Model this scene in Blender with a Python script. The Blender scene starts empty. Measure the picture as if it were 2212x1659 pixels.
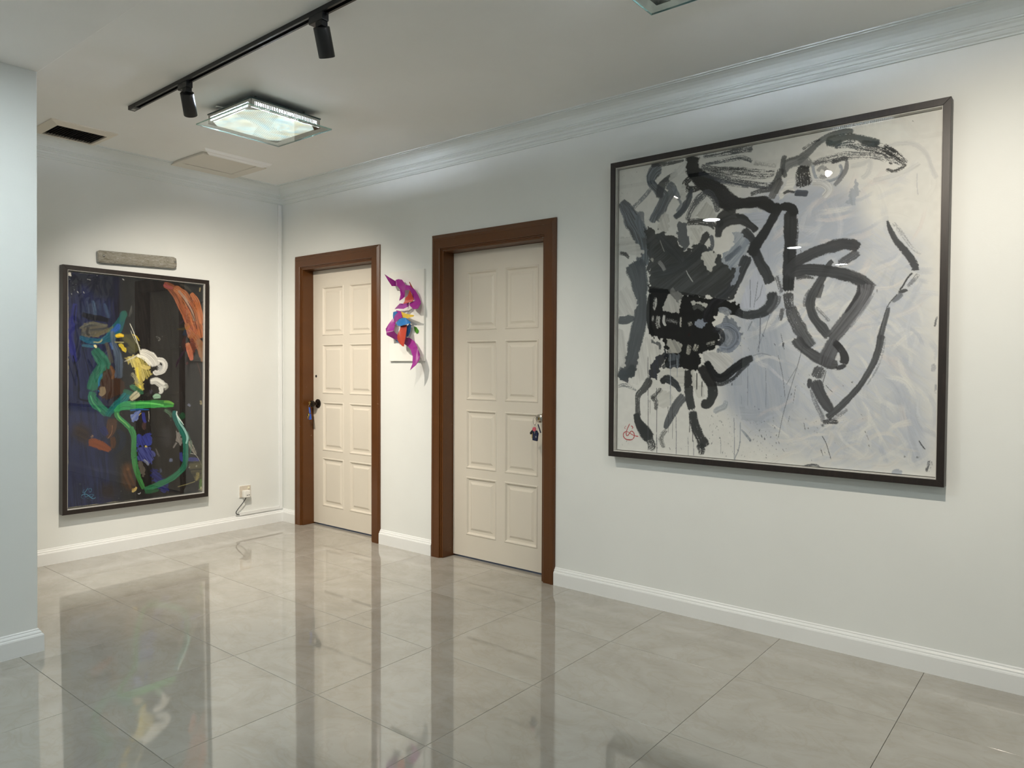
import bpy, bmesh, math, random
import numpy as np
from mathutils import Vector, Matrix

# ------------------------------------------------------------------ camera, light, exposure
SC = bpy.context.scene
COL = SC.collection
SC.view_settings.view_transform = 'Standard'
SC.view_settings.look = 'None'
SC.view_settings.exposure = 0.55
SC.view_settings.gamma = 1.0
SC.view_settings.use_curve_mapping = False
SC.cycles.use_denoising = True
SC.cycles.max_bounces = 14
SC.cycles.diffuse_bounces = 8
SC.cycles.transparent_max_bounces = 16
SC.cycles.caustics_reflective = False
SC.cycles.caustics_refractive = False
SC.cycles.sample_clamp_indirect = 6.0

CAM_F, CAM_W, CAM_H = 1568.35, 2212.0, 1659.0
CAM_POS = Vector((5.1999, -3.4681, 1.2845))
yaw, pitch, roll = 0.6770, -0.0252, 0.0043
fwd = Vector((-math.sin(yaw) * math.cos(pitch), math.cos(yaw) * math.cos(pitch), math.sin(pitch)))
rgt = fwd.cross(Vector((0, 0, 1))).normalized()
upv = rgt.cross(fwd)
rgt, upv = rgt * math.cos(roll) + upv * math.sin(roll), upv * math.cos(roll) - rgt * math.sin(roll)
cd = bpy.data.cameras.new('camera')
cd.sensor_width = 36.0
cd.lens = 36.0 * CAM_F / CAM_W
cd.clip_start = 0.05
cam = bpy.data.objects.new('camera', cd)
m = Matrix((rgt, upv, -fwd)).transposed().to_4x4()
m.translation = CAM_POS
cam.matrix_world = m
COL.objects.link(cam)
SC.camera = cam

w = bpy.data.worlds.new('world')
SC.world = w
w.use_nodes = True
w.node_tree.nodes['Background'].inputs[0].default_value = (0.20, 0.32, 0.55, 1)
w.node_tree.nodes['Background'].inputs[1].default_value = 0.12

DOWNLIGHT_L = 330.0        # radiance of the round ceiling lights
DOWNLIGHT_C = (0.88, 0.98, 1.0)
SPOT_W = 100.0          # watts of one track spot
SPOT_C = (1.0, 0.90, 0.76)
PANEL_L = 1.0        # radiance of the square lights' diffusers
TUBE_L = 300.0
WINDOW_FILL_W = 40.0         # fill light through an unseen window added behind the camera

# ------------------------------------------------------------------ helpers
def lin(c):
    c = [v / 255.0 for v in c]
    return tuple(v / 12.92 if v <= 0.04045 else ((v + 0.055) / 1.055) ** 2.4 for v in c)

def tag(o, label=None, cat=None, group=None, kind=None):
    if label: o['label'] = label
    if cat: o['category'] = cat
    if group: o['group'] = group
    if kind: o['kind'] = kind
    return o

def empty(name, loc=(0, 0, 0), label=None, cat=None, group=None, kind=None, parent=None):
    o = bpy.data.objects.new(name, None)
    o.empty_display_size = 0.1
    COL.objects.link(o)
    if parent: o.parent = parent
    o.location = loc
    return tag(o, label, cat, group, kind)

def link(name, me, mat, parent=None, loc=(0, 0, 0), kind=None):
    o = bpy.data.objects.new(name, me)
    if mat is not None and not me.materials: me.materials.append(mat)
    COL.objects.link(o)
    if parent: o.parent = parent
    o.location = loc
    if kind: o['kind'] = kind
    return o

def obj(name, bm, mat, parent=None, loc=(0, 0, 0), kind=None, smooth=False, bevel=0.0):
    bmesh.ops.remove_doubles(bm, verts=bm.verts, dist=1e-6)
    bmesh.ops.recalc_face_normals(bm, faces=bm.faces)
    if bevel:
        es = [e for e in bm.edges if len(e.link_faces) == 2 and e.calc_face_angle(0) > 0.6]
        bmesh.ops.bevel(bm, geom=es, offset=bevel, segments=2, profile=0.6, affect='EDGES', clamp_overlap=True)
    if smooth:
        for f in bm.faces: f.smooth = True
    me = bpy.data.meshes.new(name)
    bm.to_mesh(me); bm.free()
    if smooth:
        me.set_sharp_from_angle(angle=math.radians(38))
    return link(name, me, mat, parent, loc, kind)

def box(bm, a, b):
    (x0, y0, z0), (x1, y1, z1) = a, b
    v = [bm.verts.new(p) for p in ((x0, y0, z0), (x1, y0, z0), (x1, y1, z0), (x0, y1, z0), (x0, y0, z1), (x1, y0, z1), (x1, y1, z1), (x0, y1, z1))]
    for f in ((0, 3, 2, 1), (4, 5, 6, 7), (0, 1, 5, 4), (1, 2, 6, 5), (2, 3, 7, 6), (3, 0, 4, 7)):
        bm.faces.new([v[i] for i in f])
    return v

def bx(*ab):
    bm = bmesh.new()
    for a, b in ab: box(bm, a, b)
    return bm

def rings(bm, loops, cap0=True, cap1=True):
    """Join a list of equal-length closed vertex loops."""
    vs = [[bm.verts.new(p) for p in lp] for lp in loops]
    n = len(vs[0])
    for a, b in zip(vs, vs[1:]):
        for i in range(n):
            bm.faces.new((a[i], a[(i + 1) % n], b[(i + 1) % n], b[i]))
    if cap0: bm.faces.new(list(reversed(vs[0])))
    if cap1: bm.faces.new(vs[-1])

def sweep(bm, prof, path_fn, ts):
    rings(bm, [[path_fn(t, p) for p in prof] for t in ts])

def tube(bm, pts, r, n=10):
    P = [Vector(p) for p in pts]
    nrm = None; loops = []
    for i, p in enumerate(P):
        d = (P[min(i + 1, len(P) - 1)] - P[max(i - 1, 0)]).normalized()
        if nrm is None:
            nrm = d.cross(Vector((0, 0, 1)))
            if nrm.length < 1e-3: nrm = d.cross(Vector((0, 1, 0)))
        nrm = (nrm - d * nrm.dot(d)).normalized()
        b = d.cross(nrm)
        rr = r[i] if isinstance(r, (list, tuple)) else r
        loops.append([p + (nrm * math.cos(2 * math.pi * k / n) + b * math.sin(2 * math.pi * k / n)) * rr for k in range(n)])
    rings(bm, loops)

def lathe(bm, axis0, axisd, prof, n=28):
    """prof: (distance along axis, radius)"""
    d = Vector(axisd).normalized(); o = Vector(axis0)
    u = d.cross(Vector((0, 0, 1)))
    if u.length < 1e-3: u = Vector((1, 0, 0))
    u.normalize(); v = d.cross(u)
    rings(bm, [[o + d * s + (u * math.cos(2 * math.pi * k / n) + v * math.sin(2 * math.pi * k / n)) * max(r, 1e-4) for k in range(n)] for s, r in prof])

def catmull(pts, n=8):
    P = [Vector(p) for p in pts]
    Q = [2 * P[0] - P[1]] + P + [2 * P[-1] - P[-2]]
    out = []
    for k in range(len(P) - 1):
        p0, p1, p2, p3 = Q[k:k + 4]
        for j in range(n):
            f = j / n
            out.append(.5 * (2 * p1 + (p2 - p0) * f + (2 * p0 - 5 * p1 + 4 * p2 - p3) * f * f + (3 * p1 - p0 - 3 * p2 + p3) * f ** 3))
    out.append(P[-1])
    return out

# ------------------------------------------------------------------ materials
class NT:
    def __init__(s, name):
        s.m = bpy.data.materials.new(name); s.m.use_nodes = True
        s.t = s.m.node_tree
        s.p = s.t.nodes['Principled BSDF']
        s.out = s.t.nodes['Material Output']
    def n(s, kind, **kw):
        nd = s.t.nodes.new(kind)
        for k, v in kw.items():
            if k.startswith('i_'):
                nd.inputs[int(k[2:]) if k[2:].isdigit() else k[2:].replace('_', ' ')].default_value = v
            else: setattr(nd, k, v)
        return nd
    def l(s, a, b): s.t.links.new(a, b)
    def set(s, **kw):
        for k, v in kw.items():
            i = s.p.inputs[k.replace('_', ' ')]
            i.default_value = (*v, 1) if isinstance(v, tuple) and len(v) == 3 and i.type == 'RGBA' else v
        return s

def noise(N, coord, scale, detail=3.0, rough=0.55, dist=0.0):
    nz = N.n('ShaderNodeTexNoise'); nz.inputs['Scale'].default_value = scale; nz.inputs['Detail'].default_value = detail
    nz.inputs['Roughness'].default_value = rough; nz.inputs['Distortion'].default_value = dist
    if coord is not None: N.l(coord, nz.inputs['Vector'])
    return nz

def ramp(N, fac, stops):
    r = N.n('ShaderNodeValToRGB')
    e = r.color_ramp.elements
    while len(e) < len(stops): e.new(0.5)
    for q, (p, c) in zip(e, stops):
        q.position = p; q.color = (*c, 1) if len(c) == 3 else c
    N.l(fac, r.inputs['Fac'])
    return r

def bump(N, h, strength, dist=0.002):
    b = N.n('ShaderNodeBump'); b.inputs['Strength'].default_value = strength; b.inputs['Distance'].default_value = dist
    N.l(h, b.inputs['Height']); N.l(b.outputs[0], N.p.inputs['Normal'])

def coords(N, kind='Object', scale=(1, 1, 1), rot=(0, 0, 0), loc=(0, 0, 0)):
    tc = N.n('ShaderNodeTexCoord'); mp = N.n('ShaderNodeMapping')
    mp.inputs['Scale'].default_value = scale; mp.inputs['Rotation'].default_value = rot; mp.inputs['Location'].default_value = loc
    N.l(tc.outputs[kind], mp.inputs['Vector'])
    return mp.outputs[0]

def paint_mat(name, c, rough=0.6, bscale=180.0, bstr=0.12, var=0.03, bdist=0.0015):
    N = NT(name); co = coords(N)
    big = noise(N, co, 1.3, 4)
    a = tuple(v * (1 - var) for v in c); b = tuple(min(1, v * (1 + var)) for v in c)
    r = ramp(N, big.outputs['Fac'], [(0.3, a), (0.7, b)])
    N.l(r.outputs[0], N.p.inputs['Base Color'])
    N.set(Roughness=rough)
    bump(N, noise(N, co, bscale, 2).outputs['Fac'], bstr, bdist)
    return N.m

def plain(name, c, rough=0.5, metal=0.0, bscale=0, bstr=0.1, spec=0.5):
    N = NT(name); co = coords(N)
    nz = noise(N, co, 40, 2)
    r = ramp(N, nz.outputs['Fac'], [(0.3, tuple(v * .93 for v in c)), (0.7, tuple(min(1, v * 1.05) for v in c))])
    N.l(r.outputs[0], N.p.inputs['Base Color'])
    N.set(Roughness=rough, Metallic=metal)
    N.p.inputs['Specular IOR Level'].default_value = spec
    if bscale: bump(N, noise(N, co, bscale, 3).outputs['Fac'], bstr)
    return N.m

def emit(name, c, strength):
    N = NT(name)
    N.set(Base_Color=c, Emission_Color=c, Emission_Strength=strength, Roughness=0.5)
    return N.m

M_wall = paint_mat('wall_paint', (0.76, 0.775, 0.76), 0.62, 150, 0.10)
M_ceil = paint_mat('ceiling_paint', (0.84, 0.85, 0.845), 0.75, 30, 0.10, 0.03, 0.004)
M_ceil_low = paint_mat('lower_ceiling_paint', (0.86, 0.86, 0.86), 0.75, 30, 0.10, 0.03, 0.004)
M_trim = paint_mat('white_gloss_trim', (0.80, 0.81, 0.81), 0.33, 60, 0.06, 0.02)
M_crown = paint_mat('crown_paint', (0.70, 0.735, 0.73), 0.5, 40, 0.08, 0.05)
M_hatch = paint_mat('hatch_paint', (0.72, 0.69, 0.63), 0.6, 60, 0.05, 0.02)
M_hatch_edge = paint_mat('hatch_edge_lit_paint', (0.90, 0.90, 0.90), 0.5, 60, 0.05, 0.02)  # whiter paint, brightened further for the light its slope catches
M_leaf = paint_mat('cream_door_paint', (0.70, 0.645, 0.56), 0.42, 90, 0.10, 0.025)
M_black = plain('black_powder_coat', (0.010, 0.010, 0.011), 0.42)
M_black_in = plain('black_plastic', (0.006, 0.006, 0.006), 0.6)
M_grey_label = plain('silver_label', (0.30, 0.30, 0.29), 0.5)
M_vent = paint_mat('cream_vent_plastic', (0.74, 0.69, 0.60), 0.5, 80, 0.04, 0.02)
M_dark_slat = plain('dark_slat', (0.05, 0.032, 0.020), 0.55)
M_dark = plain('duct_dark', (0.008, 0.008, 0.008), 0.8)
M_white_pl = plain('white_plastic', (0.80, 0.79, 0.76), 0.35)
M_cream_pl = plain('cream_plastic', (0.60, 0.54, 0.46), 0.4)
M_yel_pl = plain('ivory_switch', (0.80, 0.76, 0.60), 0.35)
M_cord = plain('grey_cord', (0.045, 0.048, 0.052), 0.45)
M_bronze = plain('dark_bronze', (0.035, 0.026, 0.020), 0.22, 0.85)
M_chrome = plain('brushed_chrome', (0.56, 0.52, 0.46), 0.18, 1.0)
M_brass = plain('brass', (0.60, 0.44, 0.16), 0.3, 1.0)
M_steel = plain('steel', (0.45, 0.45, 0.44), 0.25, 1.0)
M_bluetag = plain('blue_plastic_tag', (0.015, 0.085, 0.45), 0.4)
M_yeltag = plain('yellow_plastic', (0.55, 0.40, 0.03), 0.4)
M_navy = plain('navy_fob', (0.010, 0.016, 0.055), 0.35)
M_pink = plain('pink_tag', (0.55, 0.10, 0.14), 0.4)
M_liner = plain('white_liner', (0.62, 0.60, 0.575), 0.7)
M_housing = plain('white_steel', (0.62, 0.60, 0.56), 0.45)
M_grille = plain('lamp_grille', (0.55, 0.52, 0.46), 0.5)
M_tealedge = plain('dark_teal_edge', (0.03, 0.06, 0.06), 0.3)
M_clip = plain('black_corner_clip', (0.018, 0.014, 0.012), 0.5)
M_panel_white = paint_mat('white_board', (0.80, 0.80, 0.765), 0.6, 60, 0.05, 0.015)

def mat_casing():
    N = NT('brown_gloss_paint'); co = coords(N, 'Object')
    nz = noise(N, co, 6, 4)
    base = ramp(N, nz.outputs['Fac'], [(0.3, (0.088, 0.029, 0.0045)), (0.7, (0.104, 0.035, 0.0060))])
    chips = noise(N, co, 210, 2)
    spots = noise(N, co, 23, 2)
    mul = N.n('ShaderNodeMath', operation='MULTIPLY'); N.l(chips.outputs['Fac'], mul.inputs[0]); N.l(spots.outputs['Fac'], mul.inputs[1])
    msk = ramp(N, mul.outputs[0], [(0.485, (0, 0, 0)), (0.50, (1, 1, 1))])
    mx = N.n('ShaderNodeMix', data_type='RGBA')
    N.l(msk.outputs[0], mx.inputs[0]); N.l(base.outputs[0], mx.inputs[6]); mx.inputs[7].default_value = (0.45, 0.36, 0.28, 1)
    N.l(mx.outputs[2], N.p.inputs['Base Color'])
    N.set(Roughness=0.33)
    bump(N, noise(N, co, 40, 3).outputs['Fac'], 0.08)
    return N.m
M_casing = mat_casing()

def mat_frame():
    N = NT('dark_walnut_frame'); co = coords(N, 'Object', scale=(14, 14, 1.2))
    nz = noise(N, co, 9, 5, 0.65)
    r = ramp(N, nz.outputs['Fac'], [(0.3, (0.0085, 0.0055, 0.0045)), (0.55, (0.016, 0.0098, 0.0078)), (0.75, (0.027, 0.017, 0.014))])
    N.l(r.outputs[0], N.p.inputs['Base Color']); N.set(Roughness=0.42)
    bump(N, nz.outputs['Fac'], 0.15, 0.001)
    return N.m
M_frame = mat_frame()

def mat_tile():
    N = NT('polished_porcelain')
    tc = N.n('ShaderNodeTexCoord'); oi = N.n('ShaderNodeObjectInfo')
    mul = N.n('ShaderNodeMath', operation='MULTIPLY'); N.l(oi.outputs['Random'], mul.inputs[0]); mul.inputs[1].default_value = 90.0
    cmb = N.n('ShaderNodeCombineXYZ'); N.l(mul.outputs[0], cmb.inputs[0]); N.l(mul.outputs[0], cmb.inputs[1]); N.l(mul.outputs[0], cmb.inputs[2])
    add = N.n('ShaderNodeVectorMath', operation='ADD'); N.l(tc.outputs['Object'], add.inputs[0]); N.l(cmb.outputs[0], add.inputs[1])
    mp = N.n('ShaderNodeMapping'); mp.inputs['Scale'].default_value = (1.0, 1.35, 1.0); mp.inputs['Rotation'].default_value = (0, 0, 0.5)
    N.l(add.outputs[0], mp.inputs['Vector'])
    cloud = noise(N, mp.outputs[0], 3.4, 7, 0.60, 0.7)
    base = ramp(N, cloud.outputs['Fac'], [(0.28, (0.33, 0.308, 0.27)), (0.5, (0.385, 0.365, 0.325)), (0.72, (0.43, 0.413, 0.378))])
    vein = noise(N, mp.outputs[0], 4.2, 5, 0.6, 1.6)
    vm = ramp(N, vein.outputs['Fac'], [(0.455, (0, 0, 0)), (0.497, (0.75, 0.75, 0.75)), (0.54, (0, 0, 0))])
    mx = N.n('ShaderNodeMix', data_type='RGBA'); mx.blend_type = 'MULTIPLY'
    vsc = N.n('ShaderNodeMath', operation='MULTIPLY'); N.l(vm.outputs[0], vsc.inputs[0]); vsc.inputs[1].default_value = 0.30
    N.l(vsc.outputs[0], mx.inputs[0]); N.l(base.outputs[0], mx.inputs[6]); mx.inputs[7].default_value = (0.80, 0.73, 0.63, 1)
    N.l(mx.outputs[2], N.p.inputs['Base Color'])
    N.set(Roughness=0.04)
    N.p.inputs['Specular IOR Level'].default_value = 0.9
    N.set(Coat_Weight=0.35, Coat_Roughness=0.03, Coat_IOR=1.55)
    wv = noise(N, tc.outputs['Object'], 5.0, 2)
    bump(N, wv.outputs['Fac'], 0.02, 0.002)
    return N.m
M_tile = mat_tile()
M_grout = plain('dark_grout', (0.13, 0.11, 0.09), 0.9)

def mat_glass(name, tint=(1, 1, 1), ior=1.5, rough=0.0, boost=1.0):
    """A thin pane: clear straight through, mirror-like by the Fresnel law."""
    N = NT(name)
    N.t.nodes.remove(N.p)
    def mt(op, a, b):
        q = N.n('ShaderNodeMath', operation=op); q.use_clamp = True
        for k, v in enumerate((a, b)):
            if isinstance(v, (int, float)): q.inputs[k].default_value = v
            else: N.l(v, q.inputs[k])
        return q.outputs[0]
    ge = N.n('ShaderNodeNewGeometry')      # Schlick's law, alike on both faces of the pane
    dt = N.n('ShaderNodeVectorMath', operation='DOT_PRODUCT'); N.l(ge.outputs['Normal'], dt.inputs[0]); N.l(ge.outputs['Incoming'], dt.inputs[1])
    ab = N.n('ShaderNodeMath', operation='ABSOLUTE'); N.l(dt.outputs['Value'], ab.inputs[0])
    f0 = ((ior - 1) / (ior + 1)) ** 2
    sch = mt('ADD', mt('MULTIPLY', mt('POWER', mt('SUBTRACT', 1.0, ab.outputs[0]), 5.0), 1 - f0), f0)
    mul = N.n('ShaderNodeMath', operation='MULTIPLY'); mul.use_clamp = True
    N.l(sch, mul.inputs[0]); mul.inputs[1].default_value = boost
    tr = N.n('ShaderNodeBsdfTransparent'); tr.inputs[0].default_value = (*tint, 1)
    gl = N.n('ShaderNodeBsdfGlossy'); gl.inputs['Roughness'].default_value = rough
    ms = N.n('ShaderNodeMixShader')
    N.l(mul.outputs[0], ms.inputs[0]); N.l(tr.outputs[0], ms.inputs[1]); N.l(gl.outputs[0], ms.inputs[2])
    N.l(ms.outputs[0], N.out.inputs['Surface'])
    return N.m
M_pane = mat_glass('picture_glass', (0.985, 0.99, 0.985), 1.5, 0.0, 1.6)
M_lampglass = mat_glass('green_lamp_glass', (0.90, 0.955, 0.945), 1.5, 0.02, 1.3)

def mat_canvas(name, rough=0.5, bs=0.10, spec=0.5):
    N = NT(name)
    at = N.n('ShaderNodeAttribute'); at.attribute_name = 'paint'
    N.l(at.outputs['Color'], N.p.inputs['Base Color'])
    N.set(Roughness=rough)
    N.p.inputs['Specular IOR Level'].default_value = spec
    bump(N, noise(N, coords(N), 420, 3).outputs['Fac'], bs, 0.0008)
    return N.m

# ------------------------------------------------------------------ room shell
XW, YW = 8.4, -7.6
D1 = dict(o0=0.1863, i0=0.2577, i1=1.1260, o1=1.2040, top=2.1456, itop=2.0570)
D2 = dict(o0=1.7308, i0=1.8084, i1=2.6673, o1=2.7450, top=2.1472, itop=2.0560)
JD = 0.021     # jamb face stands this far inside the casing edge
bm = bmesh.new()
xs = [-0.3, D1['i0'] - 0.008, D1['i1'] + 0.008, D2['i0'] - 0.008, D2['i1'] + 0.008, XW]
for k in range(5):
    if k in (1, 3):
        box(bm, (xs[k], 0, 2.062), (xs[k + 1], 0.16, 2.75))
    else:
        box(bm, (xs[k], 0, -0.02), (xs[k + 1], 0.16, 2.75))
tag(obj('wall_right', bm, M_wall), kind='structure')
tag(obj('wall_back', bx(((-0.2, YW, -0.02), (0, 0, 2.75))), M_wall), kind='structure')
WY0, WY1, WZ0, WZ1 = -5.60, -2.40, 0.95, 2.35
tag(obj('wall_front', bx(((XW, YW, -0.02), (XW + 0.2, WY0, 2.75)), ((XW, WY1, -0.02), (XW + 0.2, 0.16, 2.75)), ((XW, WY0, -0.02), (XW + 0.2, WY1, WZ0)), ((XW, WY0, WZ1), (XW + 0.2, WY1, 2.75))), M_wall), kind='structure')
win = empty('added_window_1', (XW, 0, 0), kind='structure')  # unseen window, added to brighten the pillar and walls
bm = bmesh.new()
for k in range(4):
    yy = WY0 + (WY1 - WY0 - .06) * k / 3
    box(bm, (.08, yy, WZ0), (.13, yy + .06, WZ1))
for zz in (WZ0, WZ1 - .06): box(bm, (.08, WY0, zz), (.13, WY1, zz + .06))
obj('added_window_frame', bm, M_trim, win)
obj('glass_pane', bx(((.100, WY0, WZ0), (.104, WY1, WZ1))), M_lampglass, win)
ld = bpy.data.lights.new('window_fill_light', 'AREA'); ld.shape = 'RECTANGLE'; ld.size = WY1 - WY0; ld.size_y = WZ1 - WZ0  # fill lamp standing in for daylight at the added window
ld.energy = WINDOW_FILL_W; ld.color = (0.84, 0.94, 1.0)
lo = bpy.data.objects.new('window_fill_light', ld); COL.objects.link(lo); lo.parent = win
lo.location = (.17, (WY0 + WY1) / 2, (WZ0 + WZ1) / 2); lo.rotation_euler = Vector((-1, 0, 0)).to_track_quat('-Z', 'Z').to_euler()
tag(obj('wall_far', bx(((-0.2, YW - 0.2, -0.02), (XW + 0.2, YW, 2.75))), M_wall), kind='structure')
# the thick wall end on the near side: its end leans by a finger's width, as built
PX = 1.5343; PY0 = -2.2863; PY1 = -2.2610; LOWZ = 2.5707
bm = bmesh.new()
v = [bm.verts.new(p) for p in ((0, YW, -0.01), (PX, YW, -0.01), (PX, PY0, -0.01), (0, PY0, -0.01), (0, YW, 2.62), (PX, YW, 2.62), (PX, PY1, 2.62), (0, PY1, 2.62))]
for f in ((0, 3, 2, 1), (4, 5, 6, 7), (0, 1, 5, 4), (1, 2, 6, 5), (2, 3, 7, 6), (3, 0, 4, 7)): bm.faces.new([v[i] for i in f])
tag(obj('wall_left', bm, M_wall, bevel=0.004), kind='structure')
CZ = 2.70
tag(obj('ceiling', bx(((-0.2, -2.40, CZ), (XW + 0.2, 0.16, 2.80))), M_ceil), kind='structure')
tag(obj('ceiling_lower', bx(((0, YW, LOWZ), (XW, -2.2585, CZ))), M_ceil_low, bevel=0.003), kind='structure')

# floor: slab with one object per tile, joints recessed
floor = tag(obj('floor', bx(((-0.2, YW - 0.2, -0.05), (XW + 0.2, 0.16, -0.0045))), M_grout), kind='structure')
TS, OX, OY, G = 0.6, 2.8606, -0.5614, 0.0008
def tile_mesh(x0, x1, y0, y1):
    bm = bmesh.new()
    c = 0.0007
    rings(bm, [[(x0, y0, -0.0045), (x1, y0, -0.0045), (x1, y1, -0.0045), (x0, y1, -0.0045)],
               [(x0, y0, -c), (x1, y0, -c), (x1, y1, -c), (x0, y1, -c)],
               [(x0 + c, y0 + c, 0), (x1 - c, y0 + c, 0), (x1 - c, y1 - c, 0), (x0 + c, y1 - c, 0)]])
    bmesh.ops.recalc_face_normals(bm, faces=bm.faces)
    me = bpy.data.meshes.new('tile'); bm.to_mesh(me); bm.free(); me.materials.append(M_tile)
    return me
cache = {}
for i in range(-6, 11):
    for j in range(-13, 3):
        cx, cy = OX + (i + .5) * TS, OY + (j + .5) * TS
        x0, x1 = max(cx - TS / 2, 0.0), min(cx + TS / 2, XW)
        y0, y1 = max(cy - TS / 2, YW), min(cy + TS / 2, 0.0)
        if x1 - x0 < 0.01 or y1 - y0 < 0.01: continue
        if x1 <= PX and y1 <= PY0: continue
        key = tuple(round(v, 4) for v in (x0 - cx, x1 - cx, y0 - cy, y1 - cy))
        if key not in cache: cache[key] = tile_mesh(key[0] + G, key[1] - G, key[2] + G, key[3] - G)
        link('tile', cache[key], None, floor, (cx, cy, 0))
for d in (D1, D2):      # thresholds under the doors
    link('tile', tile_mesh(d['i0'] + .001, d['i1'] - .001, 0.002, 0.158), None, floor)

# baseboards
BP = [(0, 0), (0.020, 0), (0.020, 0.072), (0.0175, 0.078), (0.0125, 0.0805), (0.0125, 0.0865), (0.0085, 0.0925), (0.0055, 0.0945), (0.0055, 0.099), (0, 0.103)]
def baseboard(name, segs):
    """segs: lists of (x, y) corner points with the room-side normal per point"""
    bm = bmesh.new()
    for pts in segs:
        rings(bm, [[(x + nx * d, y + ny * d, z) for d, z in BP] for (x, y, nx, ny) in pts])
    return tag(obj(name, bm, M_trim), kind='structure')
baseboard('baseboard_back', [[(0, PY0, 1, 0), (0, 0, 1, -1)]])
baseboard('baseboard_right', [[(0, 0, 1, -1), (D1['o0'], 0, 0, -1)], [(D1['o1'], 0, 0, -1), (D2['o0'], 0, 0, -1)], [(D2['o1'], 0, 0, -1), (XW, 0, 0, -1)]])
baseboard('baseboard_left', [[(0, PY0, 0, 1), (PX, PY0, 1, 1), (PX, YW, 1, 0)]])

# crown mouldings (a big cove over stepped beads)
CP = [(0, 2.584), (0.010, 2.584), (0.012, 2.590), (0.019, 2.594), (0.026, 2.602), (0.026, 2.606), (0.032, 2.609), (0.036, 2.620), (0.046, 2.626),
      (0.046, 2.630), (0.053, 2.633), (0.053, 2.638), (0.058, 2.640), (0.063, 2.650), (0.072, 2.663), (0.085, 2.675), (0.102, 2.684), (0.120, 2.689), (0.132, 2.690), (0.132, 2.694), (0.143, 2.695), (0.145, 2.7), (0, 2.7)]
bm = bmesh.new()
rings(bm, [[(d, -2.285, z) for d, z in CP], [(d, -d, z) for d, z in CP]])
tag(obj('trim_1', bm, M_crown), kind='structure')
bm = bmesh.new()
rings(bm, [[(d, -d, z) for d, z in CP], [(XW, -d, z) for d, z in CP]])
tag(obj('trim_2', bm, M_crown), kind='structure')

# ------------------------------------------------------------------ doors
def casing_rail(bm, corners_in, corners_out):
    """Flat board with a stepped outer bead between two mitres; corners are ((x, z), (x, z))."""
    prof = [(0.0, 0.0), (0.0, -0.017), (0.004, -0.020), (0.052, -0.020), (0.054, -0.0225), (0.068, -0.0225), (0.0735, -0.019), (1.0, -0.010), (1.0, 0.0)]
    lps = []
    for (xi, zi), (xo, zo) in zip(corners_in, corners_out):
        wdt = math.hypot(xo - xi, zo - zi)
        W = max(abs(xo - xi), abs(zo - zi))
        lps.append([(xi + (xo - xi) * min(1, t / W if t < 1 else 1), y, zi + (zo - zi) * min(1, t / W if t < 1 else 1)) for t, y in prof])
    rings(bm, lps)

LEAF_Y = 0.095
def panel_mesh(x0, x1, z0, z1):
    bm = bmesh.new()
    rg = [(0, 0.0), (0.004, -0.0035), (0.009, -0.0035), (0.013, 0.001), (0.017, 0.007), (0.022, 0.0085), (0.034, 0.0085), (0.046, 0.003), (0.048, 0.0015), (0.052, 0.0015)]
    rings(bm, [[(x0 + a, LEAF_Y + d, z0 + a), (x1 - a, LEAF_Y + d, z0 + a), (x1 - a, LEAF_Y + d, z1 - a), (x0 + a, LEAF_Y + d, z1 - a)] for a, d in rg], cap0=False)
    return bm

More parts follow.
